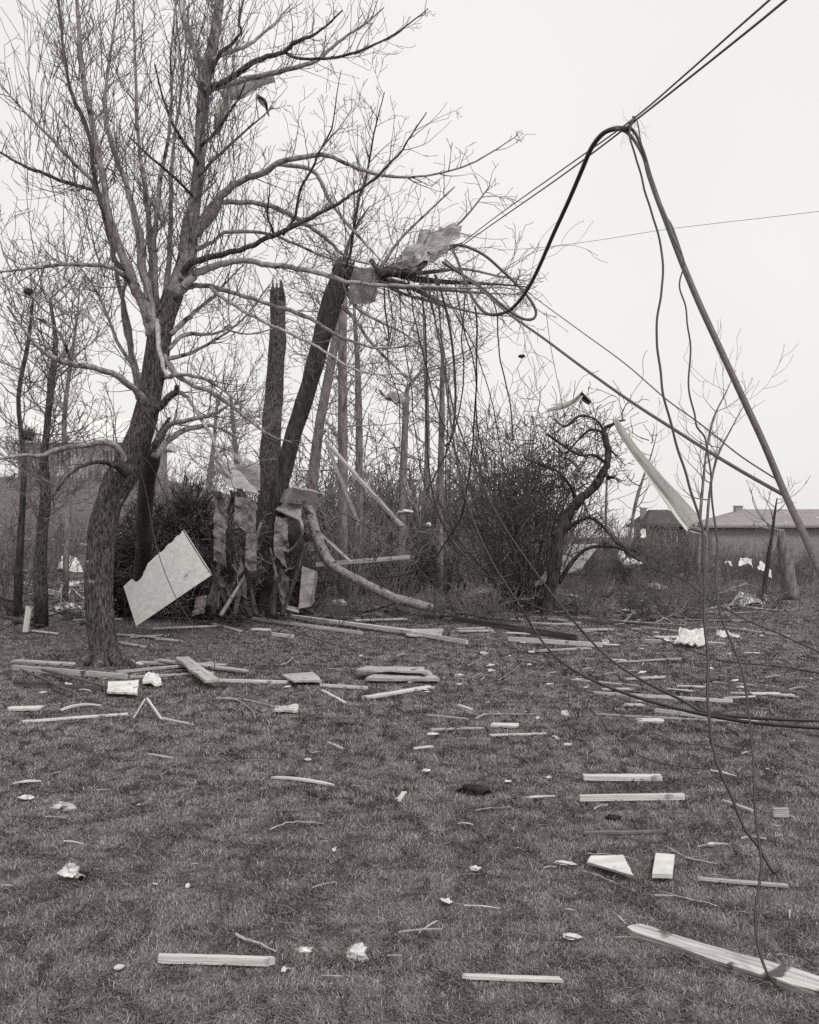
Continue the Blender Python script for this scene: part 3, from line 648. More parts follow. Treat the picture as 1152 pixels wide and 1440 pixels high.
def undergrowth():
    mb = MB(); n = 0
    while n < 6500:
        d = rnd.uniform(17.5, 33); px = rnd.uniform(-60, 1210); x = (px - 576) / F * d
        py = HY + EYE * F / d
        dens = .15
        if 420 < px < 860: dens = .9 if py < 862 else .12
        elif px >= 860: dens = .5 if py < 838 else .05
        elif 180 < px < 420: dens = .8 if py < 872 else .08
        else: dens = .25 if py < 850 else .05
        if rnd.random() > dens: continue
        n += 1; z = H(x, d); h = rnd.uniform(.12, .6) * (1.2 if py < 850 else .6); r = .0045
        a = Vector((x, d, z)); t = Vector((rnd.gauss(0, .35), rnd.gauss(0, .35), 1)) * h; b = a + t + Vector((rnd.gauss(0, .08), 0, -.03))
        mb.tube([a, a + t * .5 + rv() * .03, b], [r, r * .9, r * .5], 3, cap=False)
    tag(mb.build('undergrowth', M['twig']), 'dead weeds and stalks under the trees', 'weeds', kind='stuff')
    mb = MB()
    for _ in range(9000):
        d = 3.2 + 26 * rnd.random() ** (1.0 if rnd.random() < .75 else 2.2); px = rnd.uniform(-60, 1210); x = (px - 576) / F * d; py = HY + EYE * F / d
        if mnoise.noise(Vector((x * .7, d * .7, 0))) < -.1 and rnd.random() < .8: continue
        a = Vector((x, d, H(x, d) + .02)); L = rnd.uniform(.04, .22) * min(1, d / 12 + .15); an = rnd.uniform(0, 3.14); t = Vector((math.cos(an), math.sin(an), rnd.uniform(-.1, .25))) * L
        mb.tube([a - t * .5, a + rv() * .01, a + t * .5], [.004 * min(1, d / 10), .006 * min(1, d / 10), .003 * min(1, d / 10)], 3, cap=False)
    tag(mb.build('twig_litter', M['twig']), 'fine broken twigs littering the ground', 'litter', kind='stuff')
undergrowth()
def slope_weeds():
    mb = MB()
    for _ in range(5200):
        d = rnd.uniform(26, 57); px = rnd.uniform(-120, 430); x = (px - 576) / F * d
        if mnoise.noise(Vector((x * .35, d * .35, 4))) < -.15: continue
        a = Vector((x, d, H(x, d))); h = rnd.uniform(.08, .4); t = Vector((rnd.gauss(0, .5), rnd.gauss(0, .4), 1)) * h; r = .010
        mb.tube([a, a + t * .6, a + t + Vector((rnd.gauss(0, .12), 0, -.05))], [r, r, r * .5], 3, cap=False)
    tag(mb.build('slope_weeds', M['weed_pale']), 'pale dead weeds covering the slope at the left', 'weeds', kind='stuff')
    mb = MB()
    for _ in range(5200):
        d = 5.0 + 20 * rnd.random() ** 1.1; x = rnd.uniform(-1, 1) * (d * .46 + .6)
        if mnoise.noise(Vector((x * .8, d * .8, 9))) < 0 and rnd.random() < .7: continue
        c = Vector((x, d, H(x, d) + .016 + .01 * rnd.random())); s = rnd.uniform(.006, .015) * max(1, d / 9); a = rnd.uniform(0, 6.28)
        u = Vector((math.cos(a), math.sin(a), rnd.uniform(-.5, .5))) * s; w = Vector((-math.sin(a), math.cos(a), rnd.uniform(-.5, .5))) * s * .5
        b = len(mb.v); mb.v += [c - u, c - w * 1.0, c + u, c + w, c + Vector((0, 0, s * .4))]
        mb.f += [(b, b + 1, b + 4), (b + 1, b + 2, b + 4), (b + 2, b + 3, b + 4), (b + 3, b, b + 4)]
    tag(mb.build('leaf_litter', M['leaf'], smooth=False), 'curled dead leaves caught in the grass', 'leaves', kind='stuff')
slope_weeds()

# ------------------------------------------------------------------ boards, laths, sheets, scraps
def board(p0, p1, w, th, label, cat='board', m='wood', name='plank', group=None, lift=0.012, jag=0.0, bend=0.0, tilt=0.0, taper=1.0, roll=0.0):
    """a sawn board lying between two ground points; local x runs along the grain"""
    L = (p1 - p0).length; c = (p0 + p1) * .5; d = (p1 - p0).normalized()
    up = Vector((0, 0, 1)); s = up.cross(d).normalized(); u = d.cross(s)
    n = max(4, min(26, int(L / max(w, .03)))); mb = MB()
    ys = (-.5, -.17, .17, .5)
    j0 = [rnd.uniform(-1, 1) * jag for _ in ys]; j1 = [rnd.uniform(-1, 1) * jag for _ in ys]
    for i in range(n + 1):
        t = i / n
        ww = w * (1 + (taper - 1) * t)
        wob = (mnoise.noise(Vector((t * 4, L * 7, w * 50))) * .12 * w) if jag else 0
        for side in (1, -1):
            for k, y in enumerate(ys):
                x = (t - .5) * L
                if i == 0: x += j0[k]
                if i == n: x += j1[k]
                zz = side * th / 2 + bend * (1 - (2 * t - 1) ** 2)
                yy = y * ww + wob
                if jag and abs(y) == .5: yy *= 1 + .25 * mnoise.noise(Vector((t * 9, y * 7, L * 5)))
                mb.v.append(Vector((x, yy * math.cos(roll) - side * th / 2 * math.sin(roll), zz + yy * math.sin(roll))))
    k = 8
    for i in range(n):
        b = i * k
        for j in range(3):
            mb.f.append((b + j, b + j + 1, b + k + j + 1, b + k + j)); mb.f.append((b + 4 + j, b + k + 4 + j, b + k + 5 + j, b + 5 + j))
        mb.f.append((b, b + k, b + k + 4, b + 4)); mb.f.append((b + 3, b + 7, b + k + 7, b + k + 3))
    b = n * k
    for j in range(3):
        mb.f.append((j, 4 + j, 5 + j, j + 1)); mb.f.append((b + j, b + j + 1, b + 5 + j, b + 4 + j))
    o = mb.build(name, M[m], smooth=False)
    mtx = Matrix((d, s, u)).transposed().to_4x4(); mtx.translation = c + Vector((0, 0, th / 2 + lift))
    o.matrix_world = mtx
    return tag(o, label, cat, group)
def pxm(p): return p.y / F                           # metres per photo pixel at that distance
def gboard(a, b, wpx, label, th=None, **kw):
    p0, p1 = G(*a), G(*b); mid = (p0 + p1) * .5
    s = mid.y / F
    # a lying board shows its width foreshortened plus its edge
    graz = EYE / mid.y; th = th if th else max(.012, wpx * s * .45)
    across = abs((p1 - p0).normalized().x)
    w = max(.025, (wpx * s - th) / max(.12, graz * across + (1 - across))) if wpx * s > th else .03
    w = min(w, kw.pop('wmax', .16))
    kw.setdefault('jag', min(.014, w * .3)); return board(p0, p1, w, th, label, **kw)

B = gboard
B((219, 1357), (383, 1362), 12, 'pale split board lying near the bottom left of the lawn', th=.028, jag=.015, m='wood')
B((821, 1099), (929, 1099), 10, 'upper and shorter of two parallel pale boards on the lawn', th=.03, jag=.008)
B((815, 1129), (962, 1127), 10, 'lower and longer of two parallel pale boards on the lawn', th=.035, jag=.004)
B((893, 1320), (1190, 1414), 26, 'largest splintered board, running out at the bottom right corner', th=.035, jag=.03, m='wood_split', wmax=.075, taper=1.5, roll=.30)
B((982, 1241), (1106, 1251), 6, 'narrow lath beside the black wire at the right edge', m='wood_grey', jag=.01)
B((653, 1380), (789, 1385), 5, 'thin lath along the bottom edge of the view', jag=.01, m='wood')
B((31, 1018), (179, 1007), 5, 'long thin lath left of the two propped sticks', jag=.01)
B((12, 1000), (58, 999), 7, 'pale pointed board end at the left edge', m='wood', jag=.02)
B((85, 1002), (141, 995), 5, 'short curved lath above the long thin one', bend=.03, jag=.01)
B((385, 1097), (468, 1108), 5, 'pale lath alone in the middle of the lawn', bend=.01, jag=.02)
B((211, 1064), (244, 1070), 4, 'thin grey sliver on the lawn below the propped sticks', m='wood_grey', jag=.02)
B((256, 937), (299, 972), 17, 'wide grey board lying across the pile by the big trunk', th=.03, m='wood_grey', wmax=.2, lift=.09)
pg = 'boards piled at the foot of the big tree'
B((20, 932), (123, 938), 6, 'rearmost board of the pile at the left edge', m='wood_grey', group=pg)
B((20, 944), (178, 957), 9, 'thickest board of the pile, passing in front of the big trunk', m='wood_grey', th=.06, group=pg)
B((20, 966), (143, 974), 7, 'dark board at the front of the pile', m='wood_dark', th=.05, group=pg)
B((193, 934), (316, 938), 5, 'thin board behind the wide grey one', m='wood_grey', group=pg)
B((165, 950), (300, 937), 6, 'pale board leaving the big trunk to the right', m='wood_grey', group=pg, lift=.03)
B((182, 955), (302, 949), 5, 'board just in front of the pale one right of the big trunk', m='wood_grey', group=pg)
B((222, 935), (345, 951), 6, 'board slanting down to the right from behind the wide grey one', m='wood_grey', lift=.05, group=pg)
B((60, 950), (150, 975), 5, 'dark strip slanting across the pile at left', m='wood_dark', lift=.06, group=pg)
B((100, 985), (30, 952), 4, 'dark slanting stick on the pile near the left edge', m='wood_dark', lift=.08, group=pg)
B((302, 960), (404, 963), 5, 'straight lath between the wide grey board and the flat slab', m='wood', th=.03)
B((450, 967), (517, 971), 4, 'straight lath right of the flat slab', m='wood', th=.03)
B((515, 984), (606, 969), 9, 'pale board pointing right below the stacked flat boards', m='wood', th=.02, jag=.02)
B((454, 974), (486, 992), 6, 'short stick with a wide pale end below the flat slab', jag=.03)
B((606, 1029), (680, 1027), 4, 'thin lath in the middle distance left of the pale chunk', m='wood_grey')
B((692, 1023), (730, 1024), 7, 'pale tapering chunk of wood in the mid lawn', m='wood', jag=.02)
B((689, 1037), (768, 1035), 3.5, 'hair thin lath below the pale chunk', m='wood')
B((600, 1008), (658, 1014), 3.5, 'thin slightly bent strip above the thin lath', m='wood_grey')
B((645, 995), (663, 1001), 6, 'short pale block behind the bent strip', m='wood')
B((582, 1056), (607, 1053), 4, 'short pale strip at the centre of the lawn', m='wood')
B((461, 1047), (483, 1057), 4, 'short grey strip left of the lawn centre', m='wood_grey')
B((561, 1130), (569, 1119), 8, 'small pale square ended block at the lawn centre', m='wood', th=.015)
B((1020, 1131), (1061, 1146), 7, 'pale lath lying slanted between the two black wires', m='wood_grey', jag=.02)
B((1088, 1152), (1110, 1152), 14, 'stubby block at the right edge of the lawn', th=.05, m='wood_grey')
B((834, 978), (1030, 990), 5, 'long pale lath beneath the two slack cables', th=.03)
B((922, 1003), (1066, 1021), 6, 'pale plank under the end of the slack cables', th=.03)
B((839, 1007), (1052, 1019), 3, 'thinnest lath alongside the plank under the cables', m='wood_grey')
B((899, 1017), (933, 1017), 7, 'flat pale chip below the thinnest lath', jag=.03)
B((803, 958), (897, 967), 4, 'thin lath left of the slack cables', m='wood_grey')
B((1056, 978), (1097, 978), 4, 'short lath at the right edge below the white debris', m='wood')
B((1016, 884), (1110, 897), 5, 'grey board running off the right edge behind the white sheet', m='wood_grey')
B((906, 904), (1020, 909), 8, 'flat pale board on which the white crumpled sheet lies', th=.04, m='wood_grey')
B((820, 836), (950, 845), 4, 'long pale pole on the ground at the edge of the brush', th=.07)
B((820, 844), (884, 871), 5, 'grey pole slanting down right of the crooked tree', m='wood_grey', th=.07)
B((905, 832), (955, 842), 4, 'short pole crossing the end of the long pale one', m='wood_grey', th=.06)
B((332, 862), (582, 896), 9, 'longest weathered pole in front of the wreckage', th=.06, m='wood', wmax=.10, lift=.05)
B((560, 893), (657, 910), 7, 'weathered pole continuing right in front of the fallen log', th=.06, m='wood', wmax=.1, lift=.04)
B((311, 868), (509, 896), 5, 'second weathered pole lying beside the longest one', th=.05, m='wood', wmax=.08, lift=.04)
B((296, 878), (339, 890), 5, 'pale strip left of the long poles', m='wood_grey')
B((356, 887), (378, 888), 5, 'bright chip just below the long poles', m='paper')
B((383, 895), (411, 898), 6, 'bright short board below the long poles', th=.05)
B((636, 877), (812, 907), 9, 'thick dark beam lying in front of the tangled thicket', th=.10, m='wood_dark', wmax=.2, lift=.05)
B((715, 906), (846, 915), 7, 'pale board lying along the front of the dark beam', th=.06, lift=.05)
B((20, 822), (92, 842), 8, 'fallen pale pole at the left edge beyond the big trunk', th=.12, m='wood_grey')
B((20, 852), (90, 872), 5, 'lower pole at the left edge, beyond the grass', th=.07, m='wood_grey')
B((166, 905), (205, 912), 4, 'thin strip right of the big trunk', m='wood_grey')
B((820, 1176), (931, 1174), 3, 'thin bare stick on the lawn above the curved board', m='twig', name='stick', cat='stick')
B((705, 905), (725, 915), 5, 'dark flat piece at the left end of the dark beam', m='wood_dark')

def leaning(p0, p1, w, th, label, m='wood', **kw): return board(p0, p1, w, th, label, m=m, lift=0, **kw)
# two propped sticks and their tail
a = G(188, 1011); b = G(228, 1014); ap = (a + b) * .5 + Vector((-.02, .05, .20)); ap = W(204, 984, ap.y)
leaning(a, ap, .022, .014, 'left leg of two pale sticks propped like a tent', cat='stick', name='stick')
leaning(b, ap + Vector((.012, .01, .004)), .022, .014, 'right leg of two pale sticks propped like a tent', cat='stick', name='stick')
B((229, 1013), (266, 1021), 3.5, 'thin lath trailing right from the propped sticks')
leaning(G(36, 891), W(41, 854, G(36, 891).y + .1), .09, .04, 'short pale stake standing at the left edge')
# poles behind, forming an inverted V
leaning(W(505, 740, 22), W(458, 622, 22), .12, .07, 'pale bare pole leaning against the background trees', m='limb_pale', cat='pole', name='pole')
leaning(W(566, 742, 21.5), W(463, 628, 22.2), .16, .05, 'wide pale board leaning left against the background trees', m='wood_grey')
leaning(W(444, 797, 19.8), W(576, 786, 20.2), .11, .08, 'straight pole held level above the fallen log', m='wood_grey', cat='pole', name='pole')
leaning(W(450, 752, 19.5), W(494, 792, 19.6), .09, .05, 'pale stick slanting down onto the fallen log', m='wood')
leaning(W(352, 666, 18.6), W(322, 632, 18.6), .13, .06, 'pale board end poking up above the metal sheets', m='limb_pale')
leaning(G(840, 855) + Vector((0, 0, .05)), W(800, 838, 21.5), .1, .06, 'pole sloping off the pale panel under the crooked tree', m='wood_grey', cat='pole', name='pole')

# thin laths and broken branches strewn over the middle distance
lg = 'thin laths strewn over the middle distance'
for _ in range(46):
    if rnd.random() < .7: px = rnd.uniform(770, 1120); py = rnd.uniform(836, 1000)
    else: px = rnd.uniform(20, 760); py = rnd.uniform(862, 905)
    L = rnd.uniform(18, 90) * (1 if py < 950 else .7); t = rnd.uniform(-.07, .13)
    gboard((px - L / 2, py - t * L / 2), (px + L / 2, py + t * L / 2), rnd.uniform(2.2, 4.2), 'thin pale lath lying flat among the strewn wreckage', m=rnd.choice(('wood_grey', 'wood_grey', 'wood', 'wood_split')), group=lg, lift=.03, jag=.02)
for _ in range(34):
    px = rnd.uniform(20, 300); py = rnd.uniform(700, 850); L = rnd.uniform(6, 40); t = rnd.uniform(-.12, .12)
    gboard((px - L / 2, py - t * L / 2), (px + L / 2, py + t * L / 2), rnd.uniform(2, 4), 'pale board scrap lying on the far slope at the left', m=rnd.choice(('wood_grey', 'wood', 'paper')), group='board scraps on the slope at left', lift=.05, jag=.03)
def fallen(px, py, ang, L, r, m='limb'):
    g0 = G(px, py); d = Vector((math.cos(ang), math.sin(ang), 0)); mb = MB()
    pts = [Vector((0, 0, .05))]; dd = d + Vector((0, 0, .12)); n = 9
    for i in range(n):
        dd = (dd + rv() * .16); dd.z += -.03; dd.normalize(); p = pts[-1] + dd * L / n; p.z = max(.03, p.z); pts.append(p)
    rr = [r * (1 - .7 * i / n) for i in range(n + 1)]; mb.tube(pts, rr, 6, rough=.2)
    twigs_on(mb, pts, rr, 6, (.2, .8), r * .35, 1, up=.03, nch=3, rmin=.0045, upb=.2)
    o = mb.build('broken_branch', M[m], loc=(0, 0, 0)); o.location = g0; tag(o, 'broken branch with bare twigs lying among the wreckage', 'branch', 'broken branches on the ground by the scrub')
for _ in range(74):
    if rnd.random() < .6: px = rnd.uniform(430, 1110); py = rnd.uniform(832, 882)
    else: px = rnd.choice((rnd.uniform(160, 430), rnd.uniform(860, 1110), rnd.uniform(20, 120))); py = rnd.uniform(838, 885)
    fallen(px, py, rnd.uniform(0, 6.28), rnd.uniform(.8, 2.4), rnd.uniform(.018, .04), rnd.choice(('limb', 'bark', 'limb_pale', 'bark_dark')))
sheet_later = []
def propped(a, b, wpx, lab, m='limb'):
    P = [(a[0], a[1], wpx), ((a[0] + b[0]) / 2 + rnd.uniform(-6, 6), (a[1] + b[1]) / 2 + rnd.uniform(-5, 5), wpx * .85), (b[0], b[1], wpx * .5)]
    pts, rads = limb_points(P, a[2], b[2], 5); mb = MB(); mb.tube(pts, rads, 8, rough=.2, seed=a[0]); twigs_on(mb, pts, rads, 7, (.2, .7), .01, 1, up=.0, nch=3, rmin=.005, start=.3, kink=.5)
    tag(mb.build('broken_branch', M[m], loc=pts[0]), lab, 'branch', 'splintered limbs heaped round the snapped trunk')
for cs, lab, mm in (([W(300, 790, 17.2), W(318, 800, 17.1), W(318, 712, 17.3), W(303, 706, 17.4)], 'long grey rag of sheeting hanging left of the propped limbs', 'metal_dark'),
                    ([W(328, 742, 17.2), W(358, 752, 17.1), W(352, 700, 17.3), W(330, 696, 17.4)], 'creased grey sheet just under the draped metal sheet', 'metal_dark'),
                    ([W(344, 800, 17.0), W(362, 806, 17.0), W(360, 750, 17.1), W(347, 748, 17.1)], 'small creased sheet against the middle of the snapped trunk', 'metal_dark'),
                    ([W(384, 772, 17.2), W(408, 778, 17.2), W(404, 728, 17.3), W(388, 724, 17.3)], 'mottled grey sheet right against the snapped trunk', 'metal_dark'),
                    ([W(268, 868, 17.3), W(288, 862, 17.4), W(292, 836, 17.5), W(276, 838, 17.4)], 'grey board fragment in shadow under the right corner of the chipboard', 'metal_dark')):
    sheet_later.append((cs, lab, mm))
for a, b, w, m in (((352, 868, 17.6), (312, 720, 18.2), 9, 'bark_dark'), ((330, 864, 17.6), (368, 735, 17.7), 7, 'limb'), ((300, 864, 17.4), (326, 700, 18.2), 8, 'bark'), ((396, 866, 17.6), (430, 760, 18.0), 7, 'bark_dark'),
                   ((408, 868, 17.8), (380, 770, 17.6), 6, 'limb'), ((322, 858, 17.4), (290, 770, 17.8), 6, 'bark_dark'), ((345, 700, 17.9), (300, 640, 18.2), 7, 'limb'), ((366, 790, 17.4), (318, 840, 17.2), 7, 'bark'),
                   ((310, 866, 17.1), (350, 800, 17.3), 6, 'limb_pale'), ((440, 862, 18.2), (402, 830, 17.6), 6, 'bark'), ((360, 866, 17.2), (340, 780, 17.3), 8, 'bark_dark'), ((384, 866, 17.2), (396, 800, 17.3), 9, 'bark_dark'),
                   ((560, 858, 19), (520, 800, 19.6), 5, 'bark'), ((690, 862, 19), (640, 800, 19.5), 7, 'bark_dark'), ((820, 862, 20), (880, 820, 21), 6, 'bark_dark')):
    propped(a, b, w, 'splintered limb propped in the heap at the foot of the broken trees', m)
# curved sticks and twigs on the grass
def stick(P, wpx, label, m='limb_pale', lift=.02, cat='stick', group=None, side=0):
    C = catmull([tuple(p) for p in P], 4); pts = [G(*c) + Vector((0, 0, lift + rnd.uniform(0, .008))) for c in C]
    n = len(pts) - 1; mb = MB(); r = [max(.003, wpx * .5 * p.y / F * (1 - .6 * i / n)) for i, p in enumerate(pts)]
    mb.tube(pts, r, 6, rough=.2)
    for _ in range(side):
        k = rnd.randrange(1, n); grow(mb, pts[k], Vector((rnd.uniform(-1, 1), rnd.uniform(-1, 1), .25)), rnd.uniform(.06, .2), r[k] * .6, 0, up=-.02, wig=.2, rmin=.0015)
    c = pts[n // 2].copy(); o = mb.build('stick', M[m], loc=c); return tag(o, label, cat, group)
stick([(332, 1322), (345, 1330), (368, 1337), (388, 1346)], 6, 'knobbly broken stick above the pale board at bottom left')
stick([(380, 1173), (396, 1166), (412, 1162), (440, 1163), (468, 1166)], 3, 'curved bare twig left of the lawn centre')
stick([(302, 985), (330, 987), (352, 1000), (360, 1015)], 3, 'forked thin twig below the straight lath', side=2)
stick([(302, 986), (345, 988), (380, 996), (402, 1003)], 5, 'thicker stick running to the splinter pile', m='limb')
stick([(669, 1015), (680, 1009), (694, 1008), (755, 1008)], 4, 'bowed pale stick in the mid lawn', side=2)
stick([(669, 1146), (690, 1142), (719, 1141)], 3, 'faint twig below the dark clod', m='limb')
stick([(819, 1232), (845, 1240), (870, 1252), (893, 1262)], 4, 'thin stick passing under the curved board', m='limb')
stick([(826, 1208), (850, 1208), (880, 1212), (896, 1216)], 2.5, 'fine twig above the curved board', m='limb')
stick([(920, 1267), (950, 1268), (980, 1274), (1009, 1282)], 4, 'long twig below the square plywood piece', m='limb_pale', side=2)
stick([(944, 1202), (965, 1212), (1009, 1221)], 3.5, 'branching twig above the square plywood piece', side=4)
stick([(452, 1381), (481, 1382)], 3, 'short pale twig at the bottom edge')
stick([(700, 960), (722, 946), (740, 930)], 2, 'fine twig lying far out in front of the dark beam', m='limb')
stick([(545, 1352), (565, 1353)], 3, 'tiny pale twig left of the lath at the bottom')
stick([(395, 938), (405, 934), (414, 926)], 3, 'curved pale twig beyond the straight lath')
stick([(440, 925), (460, 932)], 3, 'short pale twig beyond the flat slab')
stick([(340, 1075), (372, 1073)], 2, 'hair thin twig right of the grey sliver', m='limb')

# crumpled sheets
def sheet(corners, label, m='metal', nx=14, ny=10, amp=.04, freq=3.0, th=.006, name='metal_sheet', cat='metal sheet', group=None, notch=None, curl=0.0, seed=None, torn=0.0):
    """corners: four world points a-b-c-d; a solid thin crumpled sheet between them"""
    a, b, c, d = corners; sd = seed if seed is not None else rnd.uniform(0, 90); cen = (a + b + c + d) / 4
    nrm = (b - a).cross(d - a).normalized(); v = []
    for side in (0, 1):
        for j in range(ny + 1):
            for i in range(nx + 1):
                u, w = i / nx, j / ny
                if torn:
                    if i == nx: u -= torn * abs(mnoise.noise(Vector((w * 9, sd, 1)))) * 1.5
                    if i == 0: u += torn * abs(mnoise.noise(Vector((w * 9, sd, 5)))) * 1.5
                    if j == ny: w -= torn * abs(mnoise.noise(Vector((u * 9, sd, 2)))) * 1.5
                    if j == 0: w += torn * abs(mnoise.noise(Vector((u * 9, sd, 8)))) * 1.5
                p = (a * (1 - u) + b * u) * (1 - w) + (d * (1 - u) + c * u) * w
                q = (p - cen) * freq
                off = amp * (mnoise.noise(q + Vector((sd, 0, 0))) + .5 * abs(mnoise.noise(q * 2.3 + Vector((0, sd, 0))))) + curl * (w - .5) ** 2
                v.append(p + nrm * (off + (th if side else 0)))
    f = []; n = nx + 1; S = n * (ny + 1)
    for j in range(ny):
        for i in range(nx):
            if notch and notch(i / nx, j / ny): continue
            q = j * n + i; f.append((q, q + 1, q + 1 + n, q + n)); f.append((S + q, S + q + n, S + q + 1 + n, S + q + 1))
    # walls along every open edge
    cnt = {}
    for fa in f:
        if fa[0] >= S: continue
        for k in range(4):
            e = (fa[k], fa[(k + 1) % 4]); cnt[e] = 1
    for e in list(cnt):
        if (e[1], e[0]) not in cnt: f.append((e[1], e[0], e[0] + S, e[1] + S))
    mb = MB(); mb.v = v; mb.f = f
    o = mb.build(name, M[m], loc=cen, smooth=False); return tag(o, label, cat, group)
dP = 16.3
sheet([W(192, 881, dP - .25), W(299, 808, dP), W(259, 745, dP + .35), W(174, 825, dP - .1)], 'big pale chipboard sheet hanging tilted against the brush, one edge torn', 'ply', 90, 60, .01, 1.5, .018, 'plywood_sheet', 'plywood sheet',
      notch=lambda u, w: (w > 1 - .14 * sst(.12, .17, u) * sst(.40, .24, u) - .06 * abs(mnoise.noise(Vector((u * 7, 3, 1)))) - .015 * abs(mnoise.noise(Vector((u * 23, 1, 1))))), seed=3)
ms = 'crumpled metal sheets wrapped round the snapped trunk'
sheet([W(304, 655, 18.3), W(322, 684, 17.8), W(366, 697, 17.7), W(326, 652, 18.5)], 'draped metal sheet folded over the brush left of the snapped trunk', 'metal', 14, 14, .05, 3, .006, group=ms, torn=.03)
sheet([W(322, 652, 18.5), W(366, 690, 18.0), W(366, 676, 18.2), W(346, 655, 18.6)], 'upper fold of the metal sheet left of the snapped trunk', 'metal_dark', 12, 8, .04, 4, .006, group=ms, torn=.04)
sheet([W(332, 745, 18.3), W(352, 752, 18.2), W(340, 690, 18.0), W(322, 688, 18.3)], 'dull metal sheet hanging below the draped one', 'metal_dark', 8, 14, .06, 4, .006, group=ms, torn=.08)
sheet([W(325, 680, 19.2), W(366, 690, 19.2), W(366, 655, 19.4), W(346, 645, 19.4)], 'small metal corner showing beside the snapped trunk', 'metal', 8, 8, .06, 3, .006, group=ms)
sheet([W(390, 716, 18.4), W(424, 733, 17.6), W(424, 700, 18.4), W(392, 700, 18.8)], 'bent metal flap right of the snapped trunk', 'metal', 10, 8, .05, 3, .006, group=ms)
sheet([W(388, 717, 18.6), W(424, 734, 17.5), W(426, 760, 17.9), W(402, 778, 18.4)], 'curled metal sheet with a bright upturned rim', 'metal_dark', 12, 12, .06, 3, .008, group=ms, curl=.5)
sheet([W(407, 796, 18.3), W(432, 796, 18.0), W(428, 745, 18.0), W(412, 770, 18.2)], 'narrow metal panel above the hanging gutter piece', 'metal_dark', 8, 12, .05, 3, .006, group=ms)
sheet([W(386, 780, 18.2), W(404, 800, 18.0), W(392, 735, 18.3), W(386, 735, 18.3)], 'thin metal strip hanging close to the snapped trunk', 'metal', 6, 12, .05, 5, .006, group=ms)
# rim of the curled sheet
def tubeobj(pts, r, name, label, cat, m, group=None, k=6, loc=None):
    mb = MB(); rr = r if isinstance(r, list) else [r] * len(pts); mb.tube(pts, rr, k); o = mb.build(name, M[m], loc=loc or pts[0]); return tag(o, label, cat, group)
C = catmull([(388, 716, 18.5), (406, 724, 18), (422, 732, 17.5), (425, 742, 17.4), (424, 756, 17.6), (416, 768, 17.9), (404, 777, 18.2)], 4)
tubeobj([W(*c) for c in C], .03, 'metal_edging', 'bright curved metal edging on the curled sheet', 'metal strip', 'metal', ms)
# hanging gutter piece: a channel of three faces with a turned foot
def gutter():
    r = empty('metal_gutter', W(424, 862, 17.6)); tag(r, 'pale crumpled metal gutter piece standing upright on a turned foot', 'gutter'); z = r.location
    def part(cs, nm, amp=.02):
        o = sheet([c for c in cs], None, 'metal', 8, 14, amp, 5, .006, nm, None); o.parent = r; o.location = Vector(o.location) - z
    part([W(420, 856, 17.6), W(436, 853, 17.6), W(444, 803, 17.6), W(425, 796, 17.6)], 'face')
    part([W(436, 853, 17.6), W(442, 846, 17.9), W(447, 806, 17.9), W(444, 803, 17.6)], 'side')
    part([W(403, 857, 17.5), W(420, 862, 17.5), W(421, 855, 17.8), W(403, 852, 17.8)], 'foot', .01)
gutter()
def duct():
    r = empty('metal_duct', W(432, 700, 18.2)); tag(r, 'square metal duct box lodged at the top of the fallen log', 'duct'); z = r.location
    def part(cs, nm, m='metal'):
        o = sheet(cs, None, m, 10, 6, .012, 4, .006, nm, None); o.parent = r; o.location = Vector(o.location) - z
    A, Bq, Cq, Dq = W(411, 708, 18.0), W(453, 712, 17.8), W(455, 695, 17.8), W(412, 686, 18.0)
    part([A, Bq, Cq, Dq], 'face', 'metal_dark')
    part([Dq, Cq, W(440, 689, 18.5), W(410, 683, 18.7)], 'top', 'metal')
    part([W(392, 706, 18.5), A, Dq, W(392, 690, 18.7)], 'side', 'metal')
duct()
# panel and rag at the folded crown
sheet([W(491, 430, 17.7), W(529, 427, 17.6), W(536, 380, 17.7), W(492, 372, 17.8)], 'grey metal panel hanging at the bend of the leaning trunk', 'metal_dark', 14, 14, .06, 4, .008, torn=.05)
sheet([W(548, 386, 17.4), W(632, 358, 17.2), W(652, 318, 17.5), W(594, 326, 17.8)], 'torn grey plastic sheeting caught in the folded tree top', 'plastic_grey', 26, 16, .14, 4, .004, 'plastic_sheet', 'plastic sheet', torn=.06)
sheet([W(545, 378, 17.5), W(598, 384, 17.2), W(610, 352, 17.3), W(566, 358, 17.6)], 'crumpled grey cloth wad below the torn plastic sheeting', 'metal_dark', 14, 10, .15, 6, .005, 'cloth', 'cloth', torn=.15)
tubeobj([W(522, 366, 17.4), W(530, 378, 17.3), W(533, 392, 17.4)], .05, 'pipe', 'short dark pipe end above the hanging metal panel', 'pipe', 'cable')
# plastic strips
def strip(P, label, m='plastic', amp=.10, seed=1, ny=6):
    """P: (px, py, width px, depth)"""
    C = catmull(P, 5); v = []; n = len(C)
    for i, c in enumerate(C):
        a = C[max(0, i - 1)]; b = C[min(n - 1, i + 1)]; tx, ty = b[0] - a[0], b[1] - a[1]; L = math.hypot(tx, ty) or 1
        nx_, ny_ = -ty / L, tx / L
        for j in range(ny + 1):
            s = j / ny - .5; p = W(c[0] + nx_ * s * c[2], c[1] + ny_ * s * c[2], c[3]); p.y += amp * mnoise.noise(Vector((s * 5 + seed, i * .13, 2))) + .12 * math.cos(s * 6)
            v.append(p)
    f = []
    for i in range(n - 1):
        for j in range(ny): q = i * (ny + 1) + j; f.append((q, q + 1, q + ny + 2, q + ny + 1))
    mb = MB(); mb.v = v; mb.f = f; cen = W(C[n // 2][0], C[n // 2][1], C[n // 2][3]); o = mb.build('plastic_sheet', M[m], loc=cen)
    md = o.modifiers.new('thickness', 'SOLIDIFY'); md.thickness = .004
    return tag(o, label, 'plastic sheet')
